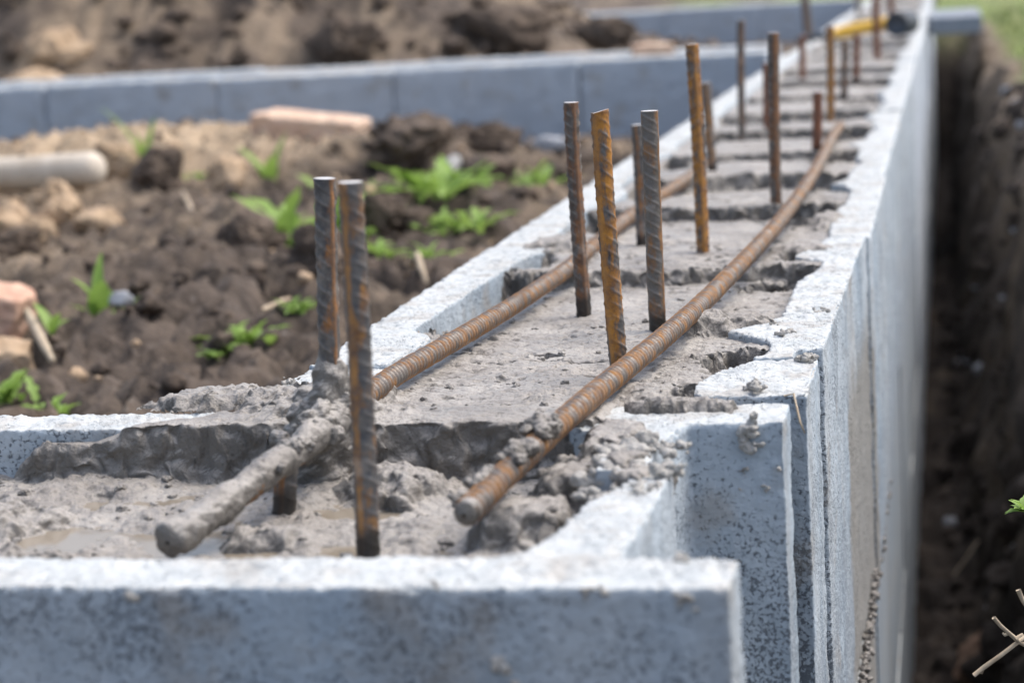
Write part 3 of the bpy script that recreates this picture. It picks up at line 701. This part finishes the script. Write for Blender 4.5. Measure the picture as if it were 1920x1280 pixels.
upright((1336, 330), (1325, 155), -.01, M_MIX, 'short upright rebar close behind the tall orange-brown one', r=.0058, seed=8, ds=.001, seg=32)
upright((1391, 264), (1390, 38), -.01, M_DARKBAR, 'slim dark upright rebar left of the laid bar far end, reaching over the cross wall', r=.0052, seed=9, ds=.001, seg=32, foot=0.)
upright((1456, 402), (1449, 62), -.012, M_BRN, 'tall dark upright rebar beside the right laid bar, pale cut top', r=.0056, seed=10, slope=-1.3, twist=.4, ds=.001, seg=40, foot=0.)
upright((1440, 252), (1436, 118), -.01, M_RED, 'reddish upright rebar peeping out behind the tall dark one', r=.0058, seed=11, ds=.0015, seg=24, foot=0.)
upright((1531, 296), (1532, 172), -.01, M_RED, 'short red-brown upright rebar with wet lower half, left of the yellow-orange one', r=.0060, seed=12, ds=.0015, seg=24, foot=1., sink=.02)
upright((1557, 236), (1557, 50), -.01, M_ORANGE, 'yellow-orange upright rebar at the far end of the right laid bar', r=.0058, seed=13, ds=.0015, seg=24, foot=0.)
upright((1582, 190), (1586, 75), -.01, M_DARKBAR, 'dark blurred upright rebar just left of a red-brown one in the distance', r=.0062, seed=14, ds=.0015, seg=24)
upright((1605, 158), (1608, 62), -.01, M_RED, 'red-brown blurred upright rebar below the yellow handle', r=.0065, seed=15, ds=.0015, seg=24)
upright((1505, 155), (1505, 66), -.01, M_RED, 'faint blurred upright rebar by the far left edge of the long wall', r=.0065, seed=16, ds=.0015, seg=24, foot=0.)
upright((1645, 112), (1641, -20), -.01, M_RED, 'rust-brown blurred upright rebar crossing in front of the yellow handle', r=.0085, seed=17, ds=.0015, seg=24, foot=0.)
upright((1518, 78), (1504, -40), -.01, M_DARKBAR, 'grey blurred upright rebar farthest left, cut by the top of the picture', r=.012, seed=18, ds=.002, seg=24, foot=0., Y=6.1)
upright((1672, 60), (1668, -40), -.01, M_RED, 'rusty blurred upright rebar farthest back, behind the mallet', r=.010, seed=19, ds=.002, seg=24, foot=0.)
upright((1610, 30), (1606, -60), -.01, M_DARKBAR, 'dark blurred upright rebar behind the yellow handle at the top of the picture', r=.011, seed=20, ds=.002, seg=24, foot=0.)
stub = upright((533, 962), (541, 872), -.028, M_DARKBAR, 'short black wet rebar stub under the cement-coated end of the left laid bar', r=.0060, seed=21, sink=.02, foot=1.)
# laid bars
def laid(pix, label, seed, zs, r=.0060):
    P = [at(x, y, z) for (x, y), z in zip(pix, zs)]
    P = np.array(P); me = rebar_mesh(P, r, .0058, .35, laid=True, seed=seed, twist=.9, ds=.00055, seg=48)
    c = P[0]; v = get_co(me)-c; set_co(me, v); o = link('rebar', me, M_LAID); o.location = c
    tag(o, label, 'rebar', 'long rebars laid along the wall'); return o, P
la, PA = laid([(322, 1012), (440, 935), (560, 850), (640, 784), (705, 722), (780, 680), (860, 634), (960, 575), (1060, 508), (1130, 447), (1190, 398), (1290, 335), (1335, 300)],
      'left laid rebar, rusty, its near end coated in grey cement', 31, [-.014, -.008, .002, .009, .010, .009, .008, .006, .003, .001, .0, -.003, -.010])
lb, PB = laid([(874, 962), (950, 885), (1050, 792), (1140, 716), (1230, 646), (1320, 566), (1400, 484), (1455, 425), (1500, 366), (1535, 310), (1560, 258), (1575, 236)],
      'right laid rebar, rusty brown, its blunt near end hanging over the front trough', 32, [-.002, .004, .010, .012, .012, .012, .012, .012, .012, .012, .010, .009])
def crust_on(o, pts, radii, seed, rough=.3, label=None):
    c = crust(pts, radii, seed, None, rough=rough); c.parent = o; c.matrix_parent_inverse = Matrix.Translation(o.location).inverted()
    if label: c['label'] = label
    return c
dA = (PA[1]-PA[0])/np.linalg.norm(PA[1]-PA[0])
up = np.array([0, 0, .0012])
crust_on(la, [PA[0]-dA*.0035, PA[0]-dA*.002, PA[0], PA[1]+up, PA[2]+up*2, PA[3]+up*2, PA[3]+(PA[4]-PA[3])*.6+up], [.001, .0076, .0088, .0080, .0076, .0092, .0050], 3, .36, 'grey cement coating round the near end')
dB = (PB[1]-PB[0])/np.linalg.norm(PB[1]-PB[0])
def blob_on(o, c, r, n_, seed):
    rr = random.Random(seed); parts = []
    for i in range(n_):
        v, f = lump((r*rr.uniform(.4, .85),)*3, seed*7+i, 4, .4, .3, .3); parts.append((v+c+np.array([rr.gauss(0, r*.5), rr.gauss(0, r*.9), rr.uniform(-.1, .35)*r]), f))
    q = link('cement_crust', fused('cement_crust', parts, r*.09, M_CEM, .0010, .006), None); q.parent = o; q.matrix_parent_inverse = Matrix.Translation(o.location).inverted()
crust_on(lb, [PB[0]-dB*.003, PB[0]-dB*.0015, PB[0]+dB*.004, PB[0]+dB*.009], [.001, .0055, .0066, .0050], 5, .2)
blob_on(lb, at(905, 912, .002)+np.array([.0005, 0, .0025]), .0058, 8, 41); blob_on(lb, at(985, 850, .008)+np.array([.0008, -.001, .0028]), .0060, 14, 42); blob_on(lb, at(1018, 812, .010)+np.array([.0008, -.001, .0032]), .0068, 14, 43); blob_on(lb, at(960, 872, .006)+np.array([.0005, 0, .003]), .0050, 8, 54)
blob_on(lb, at(880, 945, .0)+np.array([-.001, 0, .003]), .0045, 5, 44)
blob_on(la, PA[2]+np.array([.0, 0, .004]), .0065, 14, 61); blob_on(la, (PA[1]+PA[2])/2+np.array([0, 0, .004]), .006, 10, 62); blob_on(la, PA[3]+np.array([-.004, -.01, .003]), .010, 16, 63); blob_on(la, PA[1]+np.array([0, 0, .003]), .0045, 8, 64)
# cone of cement round the foot of the second upright, and the heap under it
b2 = at_y(620, 850, bY)
cone_top = at_y(622, 668, bY)
crust_on(r2, [cone_top+np.array([-.003, 0, .002]), cone_top+np.array([-.002, 0, -.006]), at_y(618, 760, bY), at_y(600, 830, bY), at_y(612, 900, bY), at_y(610, 950, bY)], [.004, .0085, .0135, .019, .017, .022], 9, .42, 'rough cone of grey cement round the foot')
blob_on(r2, at_y(590, 790, bY), .013, 16, 46); blob_on(r2, at_y(600, 812, bY-.016), .010, 16, 51); blob_on(r2, at_y(628, 770, bY+.005), .010, 12, 52); blob_on(r2, at_y(560, 850, bY-.03), .007, 10, 53); blob_on(r2, at_y(570, 830, bY-.01), .010, 10, 47); blob_on(r2, at_y(625, 915, bY), .013, 12, 48)
# ------------------------------------------------------------------ MALLET across the far end
M_YEL = mat_simple('yellow_paint', (.72, .42, .05), (.80, .50, .09), .03, .45, .0004)
M_RUB = mat_simple('dark_rubber', (.035, .045, .06), (.06, .07, .085), .02, .6, .0006)
def as_obj(name, V, F, mat, parent=None, smooth=True):
    me = bpy.data.meshes.new(name); me.from_pydata([tuple(x) for x in V], [], [tuple(dict.fromkeys(f)) for f in F]); me.polygons.foreach_set('use_smooth', [smooth]*len(me.polygons)); me.update()
    return link(name, me, mat, parent)
h0 = at_y(1492, 76, 5.75); h1 = at_y(1565, 64, 5.75); h2 = at_y(1672, 42, 5.75); hc = at_y(1692, 44, 5.75)
mal = tag(empty('mallet', tuple(h1)), 'mallet with yellow handle and dark head lying across the far end of the wall', 'mallet')
L_ = lambda a, b, n_: [a+(b-a)*t for t in np.linspace(0, 1, n_)]
V, F = tube(L_(h1, h2, 8), [.015, .017, .018, .0175, .017, .017, .0175, .0175], 20); as_obj('handle', V, F, M_YEL, mal)
V, F = tube(L_(h0, h1+(h2-h1)*.02, 6), [.006, .009, .009, .009, .010, .012], 16); as_obj('grip', V, F, M_RUB, mal)
ax = np.array([.25, 1., .0]); ax /= np.linalg.norm(ax)
V, F = tube([hc-ax*.055, hc-ax*.05, hc-ax*.02, hc+ax*.02, hc+ax*.05, hc+ax*.055], [.029, .033, .032, .032, .033, .029], 28); as_obj('mallet_head', V, F, M_RUB, mal)
# board bridging the trench
M_BOARD = mat_simple('grey_slab', (.17, .20, .24), (.26, .28, .31), .08, .8, .002)
bm = bmesh.new(); box(bm, -.068, .112, 7.7, 8.7, -.058, .0); bmesh.ops.bevel(bm, geom=bm.edges[:], offset=.004, segments=2, affect='EDGES')
me = bpy.data.meshes.new('grey_board'); bm.to_mesh(me); bm.free()
tag(link('concrete_slab', me, M_BOARD), 'grey slab bridging the trench beside the far end of the long wall', 'slab')
# ------------------------------------------------------------------ YARD: bricks, pole, stones, clods, sticks, weeds
M_PALEB = mat_simple('pale_brick', (.50, .33, .24), (.64, .49, .37), .05, .9, .002)
M_REDB = mat_simple('red_brick', (.42, .22, .15), (.58, .40, .30), .05, .9, .002)
M_TAN = mat_simple('tan_clay', (.30, .21, .13), (.46, .34, .23), .05, .93, .006)
M_BROWN = mat_simple('brown_clay', (.045, .033, .026), (.15, .112, .083), .05, .93, .012)
M_DULL = mat_simple('dull_brick', (.20, .12, .08), (.30, .20, .14), .03, .93, .003)
M_STONE = mat_simple('pale_stone', (.36, .35, .33), (.55, .53, .50), .02, .8, .001)
M_GREYST = mat_simple('grey_stone', (.24, .25, .27), (.40, .41, .43), .02, .8, .001)
M_POLE = mat_simple('weathered_pole', (.42, .35, .27), (.60, .53, .44), .05, .6, .001)
M_STICK = mat_simple('dry_stick', (.33, .25, .17), (.50, .42, .31), .01, .8, .0006)
def solid(name, prisms, voxel, mat, label, cat, loc, rot, rough=.0022):
    mm = remeshed(prisms, voxel); roughen(mm, rough, rough*2.5, 1., 5, loc[0]*9)
    o = link(name, mm, mat); o.location = loc; o.rotation_euler = rot; return tag(o, label, cat)
p = at(592, 238, -.085)
rect = lambda a, b: [(-a, -b), (a, -b), (a, b), (-a, b)]
solid('brick', [([(-.135, -.05), (-.02, -.058), (.06, -.05), (.13, -.058), (.145, -.01), (.125, .05), (-.12, .055)], -.034, .034)], .004, M_PALEB, 'pale pinkish brick lying on the tan soil mound before the cross wall', 'brick', (p[0], p[1]-.03, p[2]-.006), (.06, .10, -.16))
p = at(1235, 82, .02)
solid('brick', [(rect(.055, .035), -.016, .016)], .005, M_PALEB, 'small pink brick piece lying on the top of the cross wall', 'brick', (p[0], 5.9, .008), (0, 0, .2))
p = on_ground(22, 640, -.2)
solid('brick', [([(-.07, -.04), (.022, -.045), (.045, .0), (.035, .045), (-.06, .05)], -.045, .040)], .003, M_REDB, 'broken red brick standing at the left edge of the yard', 'brick', (p[0]-.035, p[1]+.04, p[2]+.025), (.1, .22, .35))
p = on_ground(18, 690, -.2)
solid('brick', [([(-.05, -.03), (.03, -.02), (.02, .03), (-.05, .03)], -.012, .012)], .003, M_TAN, 'flat cream brick shard below the broken red brick', 'brick shard', (p[0], p[1], p[2]+.012), (.15, .1, .2))
# old brick piece at the trench edge
p = ray_ground(1852, 1250); K = p[1]/1.95
solid('brick', [([(-.028*K, -.015*K), (.015*K, -.022*K), (.025*K, .0), (.015*K, .025*K), (-.015*K, .03*K)], -.018*K, .018*K)], .002, M_DULL, 'brown brick fragment in the trench bank under the dry twigs', 'brick', tuple(p+np.array([.0, 0, -.0])), (.5, .5, .4))
# pole
a = at_y(-160, 338, 4.02); b = at_y(168, 318, 3.96)
V, F = tube(L_(a, b, 14)+[b+(b-a)/np.linalg.norm(b-a)*q for q in (.014, .024, .030)], [.034]*14+[.032, .024, .010], 28); as_obj('wooden_pole', V, F, M_POLE)
tag(bpy.data.objects['wooden_pole'], 'smooth pale rounded pole end sticking in from the left above the clods', 'pole')
def stick(px0, py0, px1, py1, z0, z1, r, label):
    a = on_ground(px0, py0, z0)+np.array([0, 0, r*1.6]); b = on_ground(px1, py1, z1)+np.array([0, 0, r*1.6]); mid = (a+b)/2; mid[2] = max(mid[2], ground_z(mid[0], mid[1])+r)
    V, F = tube([a, (a+mid)/2, mid, (mid+b)/2+np.array([-.001, 0, .001]), b], [r*.8, r, r, r*.95, r*.6], 8)
    tag(as_obj('stick', V-a, F, M_STICK), label, 'stick').location = a
stick(345, 386, 404, 466, -.165, -.17, .0048, 'pale straight stick lying on dark soil left of the nearest upright')
stick(492, 598, 545, 568, -.17, -.165, .0035, 'thin brown stick on the soil beside the small weed')
stick(771, 492, 800, 530, -.17, -.17, .0048, 'short pale stick behind the left shell of the long wall')
stick(55, 640, 100, 692, -.15, -.17, .006, 'thick grey stick leaning beside the broken red brick')
def stone(px, py, size, mat, seed, label, name='stone', cat='stone', group=None, squash=.7, z0=-.2, rough=.3, ang=.8):
    p = on_ground(px, py, z0); v, f = lump((size, size*.9, size*squash), seed, 4 if size < .02 else 5, rough, ang, .10 if size < .033 and 'clod' not in name else .36)
    me = np_mesh(name, v, f); me.materials.append(mat); o = link(name, me, None); o.location = (p[0], p[1], p[2]+size*squash*.35)
    return tag(o, label, cat, group)
stone(185, 634, .013, M_GREYST, 1, 'light grey pebble under the tall weed leaf in the left yard')
stone(232, 626, .017, M_GREYST, 2, 'blue-grey pebble just right of the tall weed in the left yard')
stone(845, 322, .032, M_STONE, 3, 'pale upright stone among dark clods before the cross wall', squash=1.2)
stone(215, 600, .010, M_STONE, 4, 'tiny pale pebble behind the blue-grey one')
stone(1040, 305, .040, M_GREYST, 5, 'grey stone by the long wall below the cross wall')
stone(222, 668, .010, M_STONE, 6, 'small cream pebble on bare soil in the left yard')
for i, (px, py, s_, lab) in enumerate([(115, 392, .052, 'pale tan clod below the pole end'), (178, 425, .042, 'sandy clod right of the pale tan one'), (50, 250, .10, 'light tan clod at left edge before the cross wall'),
        (228, 330, .07, 'rounded tan clod touching the pole tip'), (40, 430, .075, 'wide sandy clod at the left edge below the pole'), (430, 345, .045, 'small pinkish clod between two upright weeds'), (110, 440, .04, 'small sandy clod among the group below the pole'), (390, 210, .0, '')]):
    if s_: stone(px, py, s_, M_TAN, 20+i, lab, 'clod', 'clod', 'pale dry clods in the left yard', .75, -.17, .55, .6)
for i, (px, py, s_, lab) in enumerate([(760, 290, .10, 'big dark clod right of the pale brick'), (922, 288, .055, 'upright dark clod standing before the cross wall'), (868, 268, .06, 'brown clod between the big dark clod and the upright one'), (905, 350, .07, 'dark brown clod below the upright dark clod'),
        (18, 490, .055, 'dark mossy clod at the left edge'), (715, 435, .035, 'dark clod left of the small weed tuft'), (775, 430, .035, 'dark clod in the middle of the weed tufts'), (620, 520, .06, 'long dark clod behind the nearest upright rebar'), (480, 500, .055, 'dark rounded clod in the middle of the yard'), (300, 350, .06, 'dark clod under the thin grass shoots')]):
    stone(px, py, s_, M_BROWN, 40+i, lab, 'clod', 'clod', 'dark clods in the left yard', .8, -.17, .6, .5)
for i, (px, py, Y, s_, mt, lab) in enumerate([(235, 75, 7.0, .17, M_BROWN, 'big dark rounded clod on the earth heap'), (60, 40, 6.9, .20, M_BROWN, 'large brown clod on the heap at the top left corner'), (515, 38, 7.3, .10, M_TAN, 'square tan lump near the top of the heap'),
        (400, 82, 6.9, .07, M_TAN, 'small tan lump low on the heap'), (90, 110, 6.5, .09, M_TAN, 'sandy lump low on the heap behind the cross wall'), (1130, 62, 6.6, .075, M_BROWN, 'last dark clod at the right tail of the heap'), (950, 55, 6.9, .12, M_BROWN, 'dark clod near the right tail of the heap'),
        (640, 95, 6.6, .09, M_BROWN, 'brown clod low in the middle of the heap'), (800, 20, 7.6, .13, M_BROWN, 'brown clod high in the middle of the heap'), (360, 15, 7.4, .12, M_TAN, 'tan clod at the top of the picture above the dark rounded one')]):
    c = at_y(px, py, Y); v, f = lump((s_*1.25, s_, s_*.85), 60+i, 5, .6, .5, .32)
    me = np_mesh('clod', v, f); me.materials.append(mt); o = link('clod', me, None); o.location = c; tag(o, lab, 'clod', 'clods on the earth heap')
# small clods nobody could count
def clod_field(n_, region, seed, smin, smax, mat, name):
    r = np.random.RandomState(seed); parts = []
    var = [lump((1, .85, .75), 900+k, 3, .55, .5, .35) for k in range(8)]
    for _ in range(n_):
        x, y = region(r); s_ = smin*(smax/smin)**(r.rand()**1.8); v, f = var[r.randint(8)]
        a = r.rand()*6.28; Rm = np.array([[math.cos(a), -math.sin(a), 0], [math.sin(a), math.cos(a), 0], [0, 0, 1]])
        parts.append((v@Rm.T*s_+np.array([x, y, ground_z(x, y)-s_*.1]), f))
    return tag(link(name, merge(name, parts, mat), None), kind='stuff')
o = clod_field(1700, lambda r: (r.uniform(-2.4, -.46), r.uniform(1.35, 5.5)), 1, .003, .022, M_BROWN, 'small_clods'); tag(o, 'loose crumbs of dark soil scattered over the left yard', 'soil')
o = clod_field(260, lambda r: (r.uniform(-2.6, -.6), 1.6+4*r.rand()**.7), 2, .004, .020, M_TAN, 'small_clods'); tag(o, 'loose pale crumbs of dry soil scattered over the left yard', 'soil')
o = clod_field(700, lambda r: (r.uniform(-4.5, -.8), r.uniform(6.3, 8.6)), 3, .015, .05, M_BROWN, 'small_clods'); tag(o, 'loose soil crumbs on the earth heap', 'soil')
o = clod_field(1000, lambda r: (r.uniform(-.03, .40), r.uniform(1.3, 6.5)), 4, .008, .05, M_SOIL, 'small_clods'); tag(o, 'dark soil crumbs on the trench bank', 'soil')
o.data.attributes.new('wet', 'FLOAT', 'POINT').data.foreach_set('value', np.full(len(o.data.vertices), .55, np.float32))  # same painted trench shade on the bank crumbs
o = clod_field(110, lambda r: (r.uniform(-.02, .3), r.uniform(1.5, 6.5)), 5, .008, .035, M_GREYST, 'small_stones'); tag(o, 'small grey stones in the trench soil', 'stones')
# weeds
n = NT('leaf'); v = n.tc.outputs['Object']; gcol = n.mix(n.noise(.03, 3, .5, v), (.15, .28, .045), (.36, .50, .12))
n.b.inputs['Subsurface Weight'].default_value = 0; M_LEAF = n.done(gcol, .5)
tr_n = n.t.nodes.new('ShaderNodeBsdfTranslucent'); n.lk(gcol, tr_n.inputs[0]); mx = n.t.nodes.new('ShaderNodeMixShader'); mx.inputs[0].default_value = .4
n.lk(n.b.outputs[0], mx.inputs[1]); n.lk(tr_n.outputs[0], mx.inputs[2]); n.lk(mx.outputs[0], n.t.nodes['Material Output'].inputs[0])
def leaf(L, W, az, el, bend, lobes=0, seed=0):
    r = random.Random(seed); n_ = 14; V, F = [], []
    p = np.zeros(3); h = np.array([math.cos(az), math.sin(az), 0]); sd = np.array([-math.sin(az), math.cos(az), 0]); e = el
    for i in range(n_+1):
        t = i/n_; wv = W*(math.sin(math.pi*min(1, t**.75*.98+.02))**.8)*(1+(.35*math.sin(t*lobes*6.28) if lobes else 0))+.0006
        nrm = np.array([0, 0, 1.])*math.cos(e)-h*math.sin(e)
        V += [p-sd*wv/2+nrm*wv*.18, p, p+sd*wv/2+nrm*wv*.18]
        p = p+(h*math.cos(e)+np.array([0, 0, 1.])*math.sin(e))*L/n_; e -= bend/n_
    for i in range(n_):
        a = i*3; F += [[a, a+1, a+4, a+3], [a+1, a+2, a+5, a+4]]
    return np.array(V), np.array(F)
def weed(px, py, n_, L, W, el, label, seed, lobes=3, name='weed', spread=6.28, az0=0., clump=0., cat='weed'):
    p = on_ground(px, py, -.2); r = random.Random(seed); parts = []
    if lobes: n_ = int(n_*2.4); L *= .95; W *= .66; clump = max(clump, L*.25)
    for i in range(n_):
        v, f = leaf(L*r.uniform(.45, 1.25), W*r.uniform(.7, 1.4), az0+spread*(i+r.random())/n_, el+r.uniform(-.25, .25), r.uniform(.3, 1.1), lobes, seed+i)
        parts.append((v+np.array([r.gauss(0, clump), r.gauss(0, clump), 0]), f))
    me = merge(name, parts, M_LEAF); o = link(name, me, None); o.location = (p[0], p[1], p[2]-.004); tag(o, label, cat, 'green weeds growing in the left yard'); return o
weed(185, 600, 4, .085, .020, 1.35, 'tall broad-leaved weed left of the centre of the yard, two upright leaves', 1, 0)
weed(205, 606, 6, .05, .018, .9, 'bushy low weed touching the tall broad-leaved one', 2, 3)
weed(98, 628, 3, .045, .016, .9, 'small two-leaved weed near the broken red brick', 3, 0)
weed(455, 640, 12, .055, .018, .55, 'spreading lobed weed in the bare soil left of the nearest upright', 4, 4, clump=.018)
weed(400, 640, 5, .03, .012, .6, 'tiny weed left of the spreading lobed one', 14, 3)
weed(550, 582, 5, .035, .014, .8, 'little weed by the thin brown stick', 5, 3)
weed(505, 355, 4, .125, .024, 1.45, 'single tall upright leaf tuft in the middle of the yard', 6, 0)
weed(590, 450, 14, .13, .040, .95, 'large bright green weed just left of the dark upright rebar', 7, 3, clump=.03)
weed(770, 392, 10, .115, .030, .75, 'bright green weed in the middle of the yard, leftmost of three crowded together', 8, 4, clump=.03)
weed(815, 405, 10, .115, .030, .75, 'bright green weed between two others of the crowded three', 28, 4, clump=.03)
weed(850, 385, 10, .115, .030, .75, 'bright green weed, rightmost of the three crowded together, by dark clods', 38, 4, clump=.03)
weed(720, 375, 10, .10, .03, .8, 'green weed tuft against the nearest upright, left of the three crowded weeds', 18, 3, clump=.04)
weed(868, 425, 10, .08, .022, .6, 'low green tuft below the rightmost of the three crowded weeds', 19, 3, clump=.03)
weed(985, 335, 9, .10, .024, .8, 'slanting green weed near the left edge of the long wall', 9, 3, clump=.03)
weed(715, 480, 6, .055, .018, .8, 'small pale green weed behind the left shell', 10, 3, clump=.01)
weed(808, 485, 6, .05, .016, .7, 'small weed beside the short pale stick', 11, 3, clump=.012)
weed(270, 315, 3, .16, .014, 1.4, 'thin tall grass shoots near the cross wall', 12, 0, cat='grass')
weed(318, 275, 3, .08, .010, .9, 'short slanting grass shoots right of the tall ones', 13, 0, cat='grass')
weed(380, 312, 5, .06, .022, .3, 'flat dull green weed below the tan mound', 15, 3)
weed(8, 750, 5, .05, .016, .9, 'green weed at the left edge just above the near wall', 16, 3)
weed(85, 778, 7, .035, .014, .6, 'low green weed peeping over the near wall', 17, 3, clump=.012)
# leaf and dry twigs on the trench bank
p = at_y(1922, 960, 1.33); r = random.Random(3); parts = []
for i in range(9):
    v, f = leaf(.013, .005, r.uniform(1.5, 4.6), r.uniform(.2, 1.2), .6, 2, i); parts.append((v, f))
V, F = tube([p+np.array([.05, .02, -.16]), p+np.array([.02, .01, -.05]), p], [.0012, .001, .0006], 6)
o = link('weed', merge('weed', parts, M_LEAF), None); o.location = p; tag(o, 'small bright green sprig at the right edge above the trench', 'weed')
as_obj('stalk', V-p, F, M_STICK).parent = o
def twig(pix, Y, rs, label, side=()):
    P = [at_y(x, y, yy) for (x, y), yy in zip(pix, Y)]; o0 = P[0]
    V, F = tube([q-o0 for q in P], rs, 10); o = as_obj('twig', V, F, M_STICK); o.location = o0; tag(o, label, 'twig', 'dry twigs over the trench')
    for sx in side:
        Q = [at_y(x, y, yy)-o0 for x, y, yy in sx]; V, F = tube(Q, [.0012, .0009, .0006][:len(Q)], 7); as_obj('side_shoot', V, F, M_STICK).parent = o
twig([(1826, 1265), (1845, 1250), (1880, 1225), (1915, 1198), (1960, 1170)], [1.30, 1.30, 1.305, 1.31, 1.33], [.0014, .0015, .0014, .0014, .0016], 'lower pale dry twig with joints at the right bottom edge', [[(1843, 1252, 1.30), (1840, 1262, 1.30)]])
twig([(1863, 1157), (1876, 1172), (1892, 1186), (1912, 1203), (1950, 1222)], [1.29, 1.292, 1.30, 1.31, 1.32], [.0013, .0012, .0012, .0014, .0018], 'upper forked dry twig crossing the lower one', [[(1892, 1186, 1.30), (1884, 1190, 1.30), (1880, 1186, 1.30)], [(1905, 1196, 1.305), (1918, 1188, 1.305)]])
twig([(1909, 1105), (1918, 1125), (1935, 1150)], [1.3, 1.3, 1.3], [.0016, .0014, .0014], 'short dry twig tip at the right edge above the forked one')
ya, yb = ray_ground(1790, 1075), ray_ground(1835, 1012)
twig([(1790, 1075), (1812, 1045), (1835, 1012)], [ya[1]-.02, (ya[1]+yb[1])/2-.03, yb[1]-.03], [.002, .0022, .002], 'blurred straw lying on the dark trench bank')
# grass on the far bank
r = np.random.RandomState(8); V, F = [], []; k = 0
for _ in range(9000):
    if r.rand() < .75: x, y = r.uniform(.06, 1.6), 5.0+8*r.rand()
    else: x, y = r.uniform(-1.5, -.6), r.uniform(11.8, 14)
    z = ground_z(x, y)
    if x > 0 and (z < -.24 or x < .20 or r.rand() < .4): continue
    a = r.rand()*6.28; h = r.uniform(.025, .07); w_ = .004; dx, dy = math.cos(a)*w_, math.sin(a)*w_; lx, ly = r.normal(0, .02, 2)
    V += [(x-dx, y-dy, z-.005), (x+dx, y+dy, z-.005), (x+lx, y+ly, z+h)]; F.append((k, k+1, k+2)); k += 3
me = np_mesh('grass', V, F); M_GR = mat_simple('grass_blades', (.12, .20, .04), (.30, .32, .12), .4, .6, .001)
tag(link('grass', me, M_GR), 'blurred short green grass beyond the trench and behind the farthest wall', 'grass', kind='stuff')
# straw fibre caught on the joint of the wall corner
Q = [at(1470, 742, .002), at(1488, 738, .003), at_y(1500, 790, 1.165), at_y(1509, 812, 1.165)]
V, F = tube(Q, [.0005, .0007, .0007, .0004], 6); tag(as_obj('straw', V-Q[0], F, M_STICK), 'thin straw hanging over the wall edge at the corner joint', 'straw').location = Q[0]
print('VERTS', sum(len(o.data.vertices) for o in sc.objects if o.type == 'MESH'))
